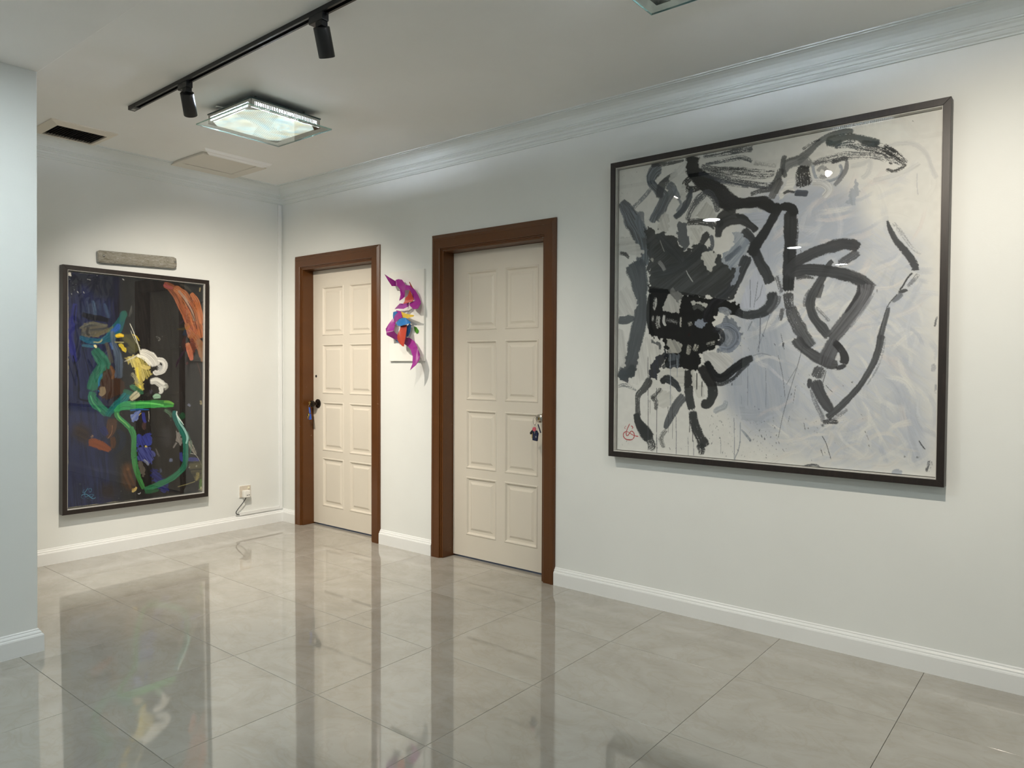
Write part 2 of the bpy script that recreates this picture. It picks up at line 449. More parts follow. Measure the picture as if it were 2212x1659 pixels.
def build_door(name, d, cols, knob_x, knob_mat, label):
    root = empty(name, (0, 0, 0), label, 'door', kind='structure')
    z0, zt = 0.0, d['itop']
    ci = [((d['i0'], z0), (d['i0'], zt)), ((d['i0'], zt), (d['i1'], zt)), ((d['i1'], zt), (d['i1'], z0))]
    co = [((d['o0'], z0), (d['o0'], d['top'])), ((d['o0'], d['top']), (d['o1'], d['top'])), ((d['o1'], d['top']), (d['o1'], z0))]
    for a, b in zip(ci, co):
        bm = bmesh.new(); casing_rail(bm, a, b); obj('casing', bm, M_casing, root)
    j0, j1, jt = d['i0'] + JD, d['i1'] - JD, d['itop'] - JD
    obj('jamb', bx(((d['i0'] - .006, -0.004, 0), (j0, 0.15, zt))), M_casing, root, bevel=0.004)
    obj('jamb', bx(((j1, -0.004, 0), (d['i1'] + .006, 0.15, zt))), M_casing, root, bevel=0.004)
    obj('jamb_head', bx(((j0, -0.004, jt), (j1, 0.15, zt + .004))), M_casing, root, bevel=0.004)
    # a second, deeper stop that makes the groove along the frame
    obj('door_stop', bx(((d['i0'] - .004, -0.010, 0), (d['i0'] + .009, 0.0, zt - .009))), M_casing, root, bevel=0.003)
    obj('door_stop', bx(((d['i1'] - .009, -0.010, 0), (d['i1'] + .004, 0.0, zt - .009))), M_casing, root, bevel=0.003)
    obj('door_stop', bx(((d['i0'] - .004, -0.010, zt - .009), (d['i1'] + .004, 0.0, zt + .004))), M_casing, root, bevel=0.003)
    l0, l1, lb, lt = j0 + .002, j1 - .002, 0.013, jt - .002
    rows = [(0.158, 0.547), (0.602, 0.991), (1.057, 1.449), (1.516, 1.903)]
    bm = bmesh.new()
    yb = LEAF_Y + .040
    xsv = [l0, cols[0][0], cols[0][1], cols[1][0], cols[1][1], l1]
    zsv = [lb] + [v for r in rows for v in r] + [lt]
    grid = [[bm.verts.new((x, LEAF_Y, z)) for x in xsv] for z in zsv]
    for r in range(len(zsv) - 1):
        for c in range(5):
            if c in (1, 3) and r % 2 == 1: continue
            bm.faces.new((grid[r][c], grid[r][c + 1], grid[r + 1][c + 1], grid[r + 1][c]))
    box(bm, (l0, LEAF_Y + .012, lb), (l1, yb, lt))
    for (xa, xb) in ((l0, l0), (l1, l1)):
        q = [bm.verts.new(p) for p in ((xa, LEAF_Y, lb), (xa, LEAF_Y + .012, lb), (xa, LEAF_Y + .012, lt), (xa, LEAF_Y, lt))]; bm.faces.new(q)
    for zz in (lb, lt):
        q = [bm.verts.new(p) for p in ((l0, LEAF_Y, zz), (l1, LEAF_Y, zz), (l1, LEAF_Y + .012, zz), (l0, LEAF_Y + .012, zz))]; bm.faces.new(q)
    leaf = obj('door_leaf', bm, M_leaf, root)
    for cx in cols:
        for rz in rows:
            obj('panel', panel_mesh(cx[0], cx[1], rz[0], rz[1]), M_leaf, leaf)
    kz = 0.9740 if knob_mat is M_bronze else 0.9680
    bm = bmesh.new()
    lathe(bm, (knob_x, LEAF_Y, kz), (0, -1, 0), [(0, 0.036), (0.004, 0.036), (0.008, 0.031), (0.011, 0.022), (0.013, 0.013), (0.034, 0.012), (0.040, 0.019), (0.046, 0.025), (0.056, 0.027), (0.066, 0.025), (0.071, 0.019), (0.073, 0.010), (0.073, 0.0)])
    kn = obj('knob', bm, knob_mat, root, smooth=True)
    bm = bmesh.new(); lathe(bm, (knob_x, LEAF_Y - .0735, kz), (0, -1, 0), [(0, .0085), (.002, .0085), (.003, .006), (.003, 0)])
    obj('keyhole', bm, M_brass if knob_mat is M_chrome else M_bronze, kn, smooth=True)
    return root
build_door('door_1', D1, ((0.3985, 0.6640), (0.7350, 0.9990)), 0.3405, M_bronze, 'cream eight-panel door with a dark bronze knob, nearer the room corner')
build_door('door_2', D2, ((1.9480, 2.2120), (2.2780, 2.5430)), 2.6000, M_chrome, 'cream eight-panel door with a chrome knob, between the paper relief and the large painting')
# an old bolt hole above the bronze knob
d1 = bpy.data.objects['door_1']
bm = bmesh.new(); lathe(bm, (0.3170, LEAF_Y - .0004, 1.1935), (0, -1, 0), [(0, .0105), (.0015, .0105), (.0015, .007), (.0012, 0)])
obj('bolt_hole', bm, M_dark, d1)

# ------------------------------------------------------------------ paintings
# ---- brush painting on a fine canvas grid (colour + paint thickness per vertex) ----
def _vn(rng, h, w, gy, gx):
    gy = max(1, int(gy)); gx = max(1, int(gx))
    g = rng.random((gy + 2, gx + 2))
    y = np.linspace(0, gy, h); x = np.linspace(0, gx, w)
    iy = np.minimum(y.astype(int), gy); ix = np.minimum(x.astype(int), gx)
    fy = (y - iy)[:, None]; fx = (x - ix)[None, :]
    fy = fy * fy * (3 - 2 * fy); fx = fx * fx * (3 - 2 * fx)
    a = g[np.ix_(iy, ix)]; b = g[np.ix_(iy, ix + 1)]; c = g[np.ix_(iy + 1, ix)]; d = g[np.ix_(iy + 1, ix + 1)]
    return (a * (1 - fx) + b * fx) * (1 - fy) + (c * (1 - fx) + d * fx) * fy

def _ss(a, b, x):
    t = np.clip((x - a) / (b - a), 0, 1)
    return t * t * (3 - 2 * t)

def _lin(c):
    c = np.array(c, float) / 255.0
    return np.where(c <= 0.04045, c / 12.92, ((c + 0.055) / 1.055) ** 2.4)

def _blur(m, n):
    n = int(round(n))
    for _ in range(2):
        for ax in (0, 1):
            if n < 1: break
            c = np.cumsum(np.concatenate([np.repeat(np.take(m, [0], ax), n + 1, ax), m, np.repeat(np.take(m, [-1], ax), n, ax)], ax), ax)
            k = 2 * n + 1
            m = (np.take(c, range(k, c.shape[ax]), ax) - np.take(c, range(0, c.shape[ax] - k), ax)) / k
    return m

class Paint:
    def __init__(s, nx, ny, col, seed=1):
        s.nx, s.ny = nx, ny
        s.rng = np.random.default_rng(seed)
        s.img = np.ones((ny, nx, 3)) * _lin(col)
        s.img *= (0.97 + 0.06 * _vn(s.rng, ny, nx, ny / 9, nx / 9))[..., None]
        s.h = np.zeros((ny, nx))

    def _splat(s, X, Y, A, Ccol, relief):
        ix = np.rint(X).astype(int); iy = np.rint(Y).astype(int)
        ok = (ix >= 0) & (ix < s.nx) & (iy >= 0) & (iy < s.ny)
        ix = ix[ok]; iy = iy[ok]; A = A[ok][:, None]; Ccol = Ccol[ok]
        s.img[iy, ix] = s.img[iy, ix] * (1 - A) + Ccol * A
        if relief:
            s.h[iy, ix] = s.h[iy, ix] * (1 - A[:, 0] * .6) + relief * A[:, 0] * (0.5 + Ccol.mean(1) / (Ccol.mean() + 1e-6) * .5)

    def stroke(s, pts, w, col, a=1.0, dry=0.0, dry2=None, streak=0.35, col2=None, mode=0, soft=0.16, relief=0.0, taper=0, ragged=0.28):
        r = s.rng
        P = np.array(pts, float); n = len(P)
        W = np.array(w if isinstance(w, (list, tuple)) else [w] * n, float)
        if len(W) != n: W = np.interp(np.linspace(0, 1, n), np.linspace(0, 1, len(W)), W)
        L = np.hypot(*np.diff(P, axis=0).T).sum()
        S = max(8, int(L / 0.45))
        Q = np.vstack([2 * P[0] - P[1], P, 2 * P[-1] - P[-2]])
        u = np.linspace(0, n - 1 - 1e-6, S); k = u.astype(int); f = (u - k)[:, None]
        p0, p1, p2, p3 = Q[k], Q[k + 1], Q[k + 2], Q[k + 3]
        C = .5 * (2 * p1 + (p2 - p0) * f + (2 * p0 - 5 * p1 + 4 * p2 - p3) * f ** 2 + (3 * p1 - p0 - 3 * p2 + p3) * f ** 3)
        ww = np.interp(u, np.arange(n), W) * (0.9 + 0.2 * _vn(r, S, 1, S / 30, 1)[:, 0])
        d = np.gradient(C, axis=0); d /= np.hypot(*d.T)[:, None] + 1e-9
        N = np.stack([-d[:, 1], d[:, 0]], 1)
        T = max(5, int(ww.max() * 1.9))
        t = np.linspace(-1, 1, T)
        br = _vn(r, S, T, S / 45, T / 2.6)
        fine = _vn(r, S, T, S / 3, T / 2.2)
        t2 = t[None, :] * (1 + 0.16 * (_vn(r, S, T, S / 14, 1) - .5))
        e = 1 - np.abs(t2)
        A = a * _ss(0.0, 0.10 + soft * .5, e + .02 - soft * 1.0 * (fine ** 2) * (0.4 + 1.2 * br))
        if ragged:
            run = np.minimum(np.arange(S), np.arange(S)[::-1])[:, None] * 0.45
            cut = ragged * ww[:, None] * (0.10 + 0.55 * _vn(r, 1, T, 1, T / 3.0) * (0.6 + .8 * t[None, :] ** 2) + 0.35 * t[None, :] ** 2)
            A = A * _ss(-.5, 2.5, run - cut + 3 * (fine - .5))
        sv = np.linspace(0, 1, S)[:, None]
        dd = dry + ((dry if dry2 is None else dry2) - dry) * sv
        if dry > 0 or dry2:
            m = 0.55 * br + 0.45 * fine
            th = 0.08 + 0.72 * dd
            A = A * np.where(dd > 0.01, _ss(th - .10, th + .08, m + 0.10 * (1 - np.abs(t2))), 1)
        if taper:
            e = np.minimum(sv * S / (taper * 2.2), (1 - sv) * S / (taper * 2.2)).clip(0, 1)
            A = A * _ss(0.0, 1.0, e + .6 * (br - .5) * (e < 1))
        c1 = _lin(col)
        c2 = _lin(col2) if col2 is not None else c1
        b2 = _vn(r, S, T, S / 70, T / 3.2)
        if mode == 0: mx = np.broadcast_to(sv, (S, T))
        elif mode == 1: mx = _ss(.35, .7, b2)
        else: mx = np.broadcast_to((t[None, :] + 1) / 2, (S, T))
        col3 = c1[None, None] * (1 - mx[..., None]) + c2[None, None] * mx[..., None]
        col3 = col3 * (1 + streak * 2 * (b2 - .5))[..., None]
        X = C[:, :1] + N[:, :1] * ww[:, None] / 2 * t2; Y = C[:, 1:] + N[:, 1:] * ww[:, None] / 2 * t2
        s._splat(X.ravel(), Y.ravel(), A.ravel(), col3.reshape(-1, 3).clip(0, 1), relief)

    def fill(s, poly, col, a=1.0, col2=None, dry=0.0, rough=4.0, ang=0.0, streak=.22, relief=0.0, soft=1.0):
        r = s.rng
        P = np.array(poly, float)
        x0, y0 = np.floor(P.min(0) - rough - 2).astype(int); x1, y1 = np.ceil(P.max(0) + rough + 2).astype(int)
        x0 = max(0, x0); y0 = max(0, y0); x1 = min(s.nx, x1); y1 = min(s.ny, y1)
        if x1 - x0 < 2 or y1 - y0 < 2: return
        h, w = y1 - y0, x1 - x0
        gy, gx = np.mgrid[y0:y1, x0:x1].astype(float)
        gx2 = gx + rough * 2 * (_vn(r, h, w, h / 7, w / 7) - .5) + rough * (_vn(r, h, w, h / 2, w / 2) - .5)
        gy2 = gy + rough * 2 * (_vn(r, h, w, h / 7, w / 7) - .5) + rough * (_vn(r, h, w, h / 2, w / 2) - .5)
        ins = np.zeros((h, w), bool)
        for i in range(len(P)):
            xa, ya = P[i]; xb, yb = P[i - 1]
            c = ((ya > gy2) != (yb > gy2)) & (gx2 < (xb - xa) * (gy2 - ya) / (yb - ya + 1e-9) + xa)
            ins ^= c
        ca, sa = np.cos(np.radians(ang)), np.sin(np.radians(ang))
        M = int(np.hypot(h, w)) + 4
        tex = .5 * _vn(r, M, M, M / 2.2, M / 30) + .5 * _vn(r, M, M, M / 6, M / 60); fin = _vn(r, M, M, M / 2.2, M / 3)
        uu = (gx - x0 - w / 2) * ca + (gy - y0 - h / 2) * sa; vv = -(gx - x0 - w / 2) * sa + (gy - y0 - h / 2) * ca
        iu = np.clip(uu + M / 2, 0, M - 1).astype(int); iv = np.clip(vv + M / 2, 0, M - 1).astype(int)
        b = tex[iv, iu]; f = fin[iv, iu]
        A = a * _blur(ins.astype(float), soft)
        A = _ss(.25, .75, A / a + .5 * (_vn(r, h, w, h / 2.2, w / 2.2) - .5) * (A > 0)) * a if soft < 4 else A
        if dry > 0:
            th = .08 + .72 * dry
            A = A * _ss(th - .1, th + .08, .55 * b + .45 * f + .05)
        c1 = _lin(col); c2 = _lin(col2) if col2 is not None else c1
        mx = _ss(.3, .7, b)[..., None]
        cc = (c1 * (1 - mx) + c2 * mx) * (1 + streak * 2 * (b - .5))[..., None]
        A = A[..., None]
        s.img[y0:y1, x0:x1] = s.img[y0:y1, x0:x1] * (1 - A) + cc.clip(0, 1) * A
        if relief: s.h[y0:y1, x0:x1] += relief * A[..., 0] * b

    def scumble(s, box, n, w, ln, cols, a=.35, dry=.4, ang=None):
        r = s.rng; x0, y0, x1, y1 = box
        for _ in range(n):
            x = r.uniform(x0, x1); y = r.uniform(y0, y1); th = r.uniform(0, math.pi) if ang is None else math.radians(r.normal(ang, 22))
            l = ln * r.uniform(.5, 1.2); b = r.uniform(-.5, .5) * l * .4
            pts = [(x - math.cos(th) * l / 2, y - math.sin(th) * l / 2), (x - math.sin(th) * b, y + math.cos(th) * b), (x + math.cos(th) * l / 2, y + math.sin(th) * l / 2)]
            s.stroke(pts, w * r.uniform(.6, 1.4), cols[r.integers(len(cols))], a=a * r.uniform(.5, 1.2), dry=dry, streak=.12, soft=.5, taper=l * .3)

    def spots(s, box, n, smin, smax, col, a=.9, lean=2.0):
        r = s.rng; x0, y0, x1, y1 = box
        for _ in range(n):
            x = r.uniform(x0, x1); y = r.uniform(y0, y1); q = r.uniform(smin, smax) * r.random() ** 1.0 + .5
            l = q * r.uniform(1, lean)
            s.stroke([(x, y), (x + r.normal(0, .3) * l, y + l)], q, col, a=a, streak=0.1, soft=.5)

def run_strokes(P, lst, k):
    """k: cells per millimetre"""
    for kind, pts, w, col, kw in lst:
        kw = dict(kw)
        if kind == 's':
            W = [x * k for x in w] if isinstance(w, (list, tuple)) else w * k
            P.stroke([(x * k, y * k) for x, y in pts], W, col, **kw)
        elif kind == 'f':
            if 'rough' in kw: kw['rough'] = kw['rough'] * k * 1.6
            if 'soft' in kw: kw['soft'] = kw['soft'] * k
            P.fill([(x * k, y * k) for x, y in pts], col, **kw)
        elif kind == 'c':
            P.scumble([v * k for v in pts], w[0], w[1] * k, w[2] * k, col, **kw)
        else:
            P.spots([v * k for v in pts], w[0], w[1] * k, w[2] * k, col, **kw)

BIG_STROKES=[
('f',[(674,226),(894,215),(1078,243),(1196,402),(1449,529),(1471,876),(1489,1455),(1116,1487),(689,1390),(593,1212),(556,1076),(658,738)],0,(196,200,208),{'a':0.75,'col2':(176,182,196),'rough':16,'ang':40,'soft':40}),
('f',[(764,250),(936,253),(1077,212),(1194,301),(1235,507),(1182,745),(898,557),(769,634),(680,717)],0,(176,182,196),{'a':0.8,'col2':(160,168,184),'rough':14,'ang':-30,'dry':0.12,'soft':30}),
('f',[(658,738),(880,728),(904,987),(950,1244),(779,1362),(617,1234),(591,1076),(729,986)],0,(172,179,193),{'a':0.8,'col2':(150,158,174),'rough':14,'ang':80,'dry':0.1,'soft':30}),
('f',[(1370,1070),(1417,1226),(1463,1379),(1472,1456),(1430,1479),(1383,1326),(1345,1169)],0,(176,182,196),{'a':0.7,'rough':8,'ang':70,'dry':0.15,'soft':16}),
('f',[(687,1254),(822,1271),(822,1315),(688,1311)],0,(165,171,184),{'a':0.6,'rough':6}),
('c',(719,232,1462,1379),(150,30.0,190.1),[(176,182,196),(196,200,208),(222,221,218),(205,206,212),(168,176,192),(214,206,204)],{'a':0.42,'dry':0.3}),
('c',(898,557,1456,991),(60,23.7,158.0),[(222,221,218),(196,200,208),(216,212,210),(176,182,196)],{'a':0.5,'dry':0.34,'ang':-30}),
('c',(1221,868,1497,1453),(50,26.6,170.8),[(176,182,196),(222,221,218),(196,200,208)],{'a':0.5,'dry':0.3,'ang':55}),
('c',(865,1291,1447,1497),(50,24.0,180.2),[(222,221,218),(196,200,208),(218,214,210)],{'a':0.5,'dry':0.3,'ang':-25}),
('s',[(1305,117),(1351,109),(1411,123),(1456,167),(1480,234),(1498,282)],23.0,(196,196,198),{'a':0.55,'streak':0.15,'soft':0.5}),
('s',[(1254,251),(1317,244),(1383,231),(1439,204)],22.6,(198,198,198),{'a':0.55,'streak':0.2,'soft':0.3}),
('s',[(1163,174),(1212,172),(1244,167),(1238,211),(1209,237)],27.3,(190,192,194),{'a':0.5,'streak':0.2,'soft':0.4}),
('s',[(1427,245),(1426,291),(1431,338)],4.3,(188,188,192),{'a':0.7}),
('f',[(1184,230),(1197,235),(1207,295),(1185,341),(1153,343),(1158,285)],0,(146,154,168),{'a':0.7,'rough':8,'ang':80}),
('s',[(872,155),(897,119),(940,108),(986,80),(1034,42),(1081,23),(1134,16),(1180,25)],[40.4,55.8,58.1,43.2,31.5,31.6,31.2,20.6],(118,120,122),{'a':0.9,'dry':0.06,'streak':0.35,'soft':0.2,'col2':(70,72,74)}),
('s',[(958,64),(999,43),(1041,33)],14.4,(52,54,58),{'a':0.8,'dry':0.45}),
('s',[(1058,47),(1095,47),(1148,43),(1194,55),(1242,81),(1286,100)],[52.1,59.6,41.0,30.4,43.3,39.5],(60,62,60),{'a':0.92,'streak':0.3,'soft':0.3,'col2':(24,25,27)}),
('s',[(1207,78),(1242,88),(1280,99)],30.8,(24,25,27),{'a':0.9,'soft':0.4}),
('s',[(1061,44),(1095,64),(1135,58)],31.5,(44,46,44),{'a':0.9,'soft':0.4}),
('s',[(1096,78),(1162,77),(1227,103),(1290,124),(1337,160),(1380,200)],[20.8,37.2,50.0,55.1,54.3,28.8],(52,54,58),{'a':0.95,'dry':0.55,'dry2':0.66,'streak':0.3}),
('s',[(1290,111),(1327,138),(1364,175),(1389,199)],[38.9,39.5,34.7,19.2],(24,25,27),{'a':0.95,'dry':0.62,'dry2':0.7}),
('s',[(1004,137),(1062,129),(1129,123),(1195,131),(1259,146),(1316,176)],[31.9,38.1,41.6,37.2,33.3,19.4],(84,86,90),{'a':0.9,'dry':0.6,'dry2':0.74}),
('s',[(1307,208),(1338,222),(1365,215),(1386,198)],19.4,(24,25,27),{'a':0.9,'dry':0.55}),
('s',[(1317,183),(1334,193)],8.4,(24,25,27),{'a':0.9,'dry':0.25}),
('s',[(1083,143),(1113,138),(1140,135),(1156,145)],21.0,(60,62,66),{'a':0.9,'dry':0.4}),
('s',[(882,72),(872,103),(872,137),(887,183)],25.4,(84,86,88),{'a':0.9,'dry':0.25}),
('s',[(934,125),(972,124),(994,157)],61.0,(104,106,108),{'a':0.8,'soft':0.4,'dry':0.1}),
('s',[(969,131),(962,169),(967,210),(970,239)],[53.9,76.3,79.9,69.8],(24,25,27),{'a':0.95,'dry':0.28,'dry2':0.36,'streak':0.3}),
('s',[(1004,137),(1015,189),(1036,217),(1077,224),(1118,212),(1130,183),(1120,156)],17.7,(138,146,160),{'a':0.8,'streak':0.2,'soft':0.4}),
('s',[(1025,176),(1046,158),(1070,180),(1057,203),(1033,192)],24.5,(140,140,142),{'a':0.8,'soft':0.5}),
('s',[(1150,141),(1147,182),(1124,220),(1098,251)],[13.5,23.9,27.6,20.7],(106,108,114),{'a':0.8,'dry':0.2,'soft':0.3}),
('s',[(1002,219),(1050,230),(1078,262),(1051,298)],43.0,(206,206,206),{'a':0.8,'dry':0.25}),
('f',[(905,179),(927,189),(926,247),(895,243),(874,273),(852,277),(866,235)],0,(222,221,218),{'a':0.95,'rough':3}),
('s',[(924,254),(960,261),(992,268)],34.5,(62,68,80),{'a':0.95,'dry':0.1}),
('s',[(874,251),(899,244),(932,256)],14.7,(24,25,27),{'a':0.9,'dry':0.4}),
('s',[(858,171),(851,214),(837,249)],26.0,(70,72,74),{'a':0.85,'dry':0.2}),
('s',[(255,19),(209,44),(191,91),(229,138),(265,176),(248,223),(216,268),(193,307)],[87.3,83.7,52.8,52.3,60.3,56.6,52.2,48.3],(72,78,86),{'a':0.95,'dry':0.1,'streak':0.45,'col2':(104,111,121),'mode':1}),
('s',[(190,4),(255,11),(313,13),(379,12)],[22.0,26.2,21.4,12.6],(52,54,58),{'a':0.9,'dry':0.3}),
('s',[(283,113),(314,151),(284,195),(257,249),(230,307)],[47.0,51.2,51.2,52.2,43.5],(88,94,102),{'a':0.9,'dry':0.08,'streak':0.4}),
('s',[(345,70),(300,84),(251,125),(238,189)],[29.6,38.4,51.7,39.2],(60,64,70),{'a':0.9,'dry':0.2}),
('s',[(192,124),(155,160),(108,196),(75,225)],26.4,(104,111,121),{'a':0.8,'dry':0.5}),
('s',[(314,134),(346,188),(368,231),(338,271)],30.2,(120,126,134),{'a':0.85,'dry':0.15}),
('s',[(415,142),(407,212),(373,264),(325,298)],[24.8,29.3,33.8,29.5],(74,80,88),{'a':0.95,'dry':0.08}),
('s',[(11,166),(50,222),(85,285),(128,358),(148,444),(144,540)],[55.3,86.8,103.9,102.7,98.3,89.3],(72,78,86),{'a':0.95,'dry':0.06,'streak':0.5,'col2':(90,98,108),'mode':1}),
('s',[(137,233),(128,278),(137,329),(166,379)],[44.8,53.7,53.7,44.3],(104,111,121),{'a':0.85,'dry':0.12}),
('f',[(271,251),(298,278),(299,356),(276,366),(231,340),(239,288)],0,(196,194,190),{'a':0.85,'dry':0.25,'rough':5,'ang':70}),
('f',[(22,359),(71,368),(115,407),(153,452),(129,475),(72,462),(13,448),(-2,399)],0,(206,205,202),{'a':0.9,'dry':0.2,'rough':6}),
('s',[(3,443),(43,455),(67,478)],23.0,(24,25,27),{'a':0.9,'dry':0.35}),
('s',[(87,486),(121,581),(136,679),(137,785),(114,890),(91,995),(58,1081),(29,1141)],[145.7,121.7,90.1,84.8,104.6,99.0,104.5,106.4],(66,72,79),{'a':0.97,'dry':0.05,'streak':0.4,'col2':(54,58,64)}),
('s',[(-3,805),(51,807),(99,783)],50.9,(62,68,74),{'a':0.95,'dry':0.1}),
('s',[(4,1103),(68,1098),(116,1051)],68.8,(56,64,72),{'a':0.95,'dry':0.1,'col2':(40,44,48)}),
('f',[(44,619),(88,664),(118,725),(94,779),(36,789),(1,779),(-5,667)],0,(206,205,202),{'a':0.92,'dry':0.14,'rough':6,'ang':60}),
('f',[(2,835),(42,875),(53,986),(43,1059),(4,1068),(-4,952)],0,(200,199,196),{'a':0.9,'dry':0.22,'rough':6,'ang':80}),
('s',[(426,-8),(418,42),(436,85),(496,146),(558,194),(599,243),(656,281)],[95.5,82.9,78.8,94.4,96.3,95.2,78.5],(24,25,27),{'a':1,'dry':0.02,'streak':0.25}),
('s',[(600,251),(660,267),(718,271),(780,279),(825,311),(866,317)],[67.5,58.9,57.6,65.3,63.8,54.9],(24,25,27),{'a':1,'dry':0.05}),
('s',[(423,99),(385,129),(407,164),(475,159)],37.3,(24,25,27),{'a':0.95,'dry':0.4}),
('s',[(656,289),(600,305),(568,332),(577,376)],[47.1,52.2,43.6,35.7],(24,25,27),{'a':0.95,'dry':0.06}),
('s',[(477,9),(556,11),(645,12),(734,17)],[24.7,31.9,35.4,34.7],(66,70,78),{'a':0.9,'dry':0.62,'dry2':0.5}),
('s',[(490,51),(577,50),(669,50),(731,76)],[16.4,23.9,27.6,23.1],(62,68,78),{'a':0.9,'dry':0.5,'dry2':0.6}),
('s',[(465,58),(557,93),(678,124),(774,144),(838,150)],[28.7,48.2,59.1,57.1,40.9],(58,60,64),{'a':0.9,'dry':0.48,'dry2':0.72}),
('s',[(453,88),(557,128),(678,170),(794,203),(846,200)],[24.9,32.2,35.0,34.2,33.4],(52,56,64),{'a':0.9,'dry':0.35,'dry2':0.6}),
('s',[(537,129),(619,165),(717,195)],[16.3,23.8,19.2],(70,76,86),{'a':0.8,'dry':0.5}),
('s',[(718,233),(764,224),(816,217),(849,178),(867,129)],[23.0,26.3,33.8,40.8,33.5],(60,62,64),{'a':0.9,'dry':0.5,'dry2':0.3}),
('s',[(817,269),(839,228),(868,181)],[34.2,44.6,40.9],(96,96,96),{'a':0.9,'dry':0.15}),
('s',[(735,85),(792,102),(845,118)],23.1,(150,150,150),{'a':0.6,'dry':0.6}),
('s',[(395,319),(416,269),(446,230),(488,196),(517,200),(547,247),(559,300)],[24.8,37.2,45.5,45.1,36.1,32.5,28.4],(66,70,76),{'a':0.9,'dry':0.45,'streak':0.3}),
('s',[(428,159),(390,210),(373,256),(320,294)],[20.7,25.4,29.5,25.6],(66,72,80),{'a':0.9,'dry':0.15}),
('s',[(391,326),(456,330),(519,346),(552,373)],[33.8,37.2,40.5,36.0],(24,25,27),{'a':0.9,'dry':0.5}),
('f',[(338,320),(391,322),(409,389),(418,446),(375,474),(348,414)],0,(66,72,80),{'a':0.9,'rough':6,'ang':75}),
('s',[(561,425),(573,368),(621,342),(680,346),(727,378),(755,415)],[36.4,51.5,63.5,58.2,46.0,34.1],(44,45,48),{'a':0.97,'dry':0.06,'streak':0.5}),
('s',[(648,323),(696,340),(739,372)],15.7,(40,42,44),{'a':0.9,'dry':0.2}),
('s',[(681,392),(721,442),(748,509),(772,564),(803,619),(822,669)],[47.0,49.8,53.6,56.8,56.1,55.5],(48,50,54),{'a':0.97,'dry':0.08,'streak':0.5}),
('f',[(156,323),(258,364),(339,381),(375,478),(436,447),(478,448),(554,490),(603,549),(660,581),(661,727),(481,710),(188,656),(177,488)],0,(40,41,43),{'a':0.98,'col2':(56,58,60),'rough':9,'ang':-35,'streak':0.35}),  # black greyed here: the glass's reflection veil is painted into the colour
('s',[(196,573),(305,557),(393,532),(457,493),(478,444)],[70.1,73.8,63.2,49.5,36.8],(52,54,57),{'a':0.95,'dry':0.06,'streak':0.45}),
('s',[(231,361),(286,428),(349,495),(376,530)],[52.2,56.5,51.1,37.5],(56,58,61),{'a':0.9,'dry':0.15,'streak':0.5}),
('s',[(470,447),(494,410),(519,393)],[37.2,45.0,36.8],(40,42,45),{'a':0.95,'dry':0.08}),
('s',[(524,401),(532,453),(516,491)],24.3,(74,80,90),{'a':0.9,'dry':0.15}),
('f',[(422,346),(486,369),(469,419),(448,437),(427,442),(414,397)],0,(206,205,200),{'a':0.96,'rough':6,'ang':60,'dry':0.06}),
('f',[(483,484),(533,481),(554,494),(554,533),(530,598),(501,572),(470,514)],0,(205,204,200),{'a':0.96,'rough':6,'ang':60,'dry':0.08}),
('f',[(642,406),(681,407),(717,445),(721,472),(706,520),(660,570),(628,590),(611,566),(579,547),(586,505),(642,464)],0,(176,182,192),{'a':0.95,'col2':(130,140,154),'rough':6,'ang':-50,'dry':0.04}),
('s',[(595,537),(643,506),(682,472)],[31.7,31.7,23.2],(96,106,120),{'a':0.85,'dry':0.3}),
('f',[(692,320),(738,319),(807,328),(762,393),(727,359)],0,(180,186,200),{'a':0.98,'rough':3}),
('f',[(451,298),(497,233),(530,269),(551,306),(556,330),(498,319),(438,304)],0,(196,195,190),{'a':0.95,'rough':4,'ang':-60}),
('f',[(408,304),(442,253),(475,222),(492,232),(459,275),(438,308)],0,(206,206,202),{'a':0.8,'dry':0.35,'rough':4,'ang':-60}),
('f',[(350,160),(380,128),(394,162),(390,210),(373,224),(355,189)],0,(212,211,208),{'a':0.95,'rough':4}),
('f',[(309,61),(370,18),(392,22),(388,65),(336,89),(292,107)],0,(206,206,204),{'a':0.85,'dry':0.25,'rough':5,'ang':-40}),
('s',[(328,189),(337,207),(353,213)],6.0,(222,221,218),{'a':0.8}),
('s',[(195,486),(209,508)],17.7,(190,188,180),{'a':0.8,'dry':0.3}),
('s',[(237,506),(260,533),(278,563)],21.7,(150,150,150),{'a':0.8,'dry':0.25}),
('s',[(394,568),(407,593),(433,631)],5.9,(190,190,190),{'a':0.7,'dry':0.2}),
('s',[(245,399),(259,434),(273,464)],6.1,(170,170,168),{'a':0.7,'dry':0.3}),
('f',[(188,657),(298,668),(395,694),(523,713),(661,733),(670,806),(565,778),(537,840),(575,881),(579,944),(534,970),(467,990),(476,1038),(451,1078),(382,1062),(293,1079),(274,1029),(292,980),(264,914),(199,896),(180,811),(188,728)],0,(20,20,21),{'a':0.99,'rough':8,'ang':80,'streak':0.2}),
('s',[(183,665),(197,658),(234,660),(293,668)],22.3,(24,25,27),{'a':1}),
('s',[(197,670),(184,753),(189,837),(213,896)],31.0,(24,25,27),{'a':1,'dry':0.1}),
('f',[(307,677),(351,671),(371,701),(352,781),(308,775),(267,765),(276,716)],0,(196,195,192),{'a':0.95,'rough':5,'ang':75,'dry':0.08}),
('f',[(315,645),(373,693),(352,736),(302,677)],0,(120,120,120),{'a':0.9,'rough':4,'ang':60}),
('f',[(422,720),(519,745),(511,764),(460,742),(426,744)],0,(196,196,192),{'a':0.95,'dry':0.2,'rough':4}),
('s',[(431,764),(460,754),(494,775)],25.0,(90,92,92),{'a':0.8,'dry':0.3}),
('s',[(274,786),(272,823),(284,848)],[13.0,17.3,13.0],(206,206,206),{'a':0.95,'dry':0.1}),
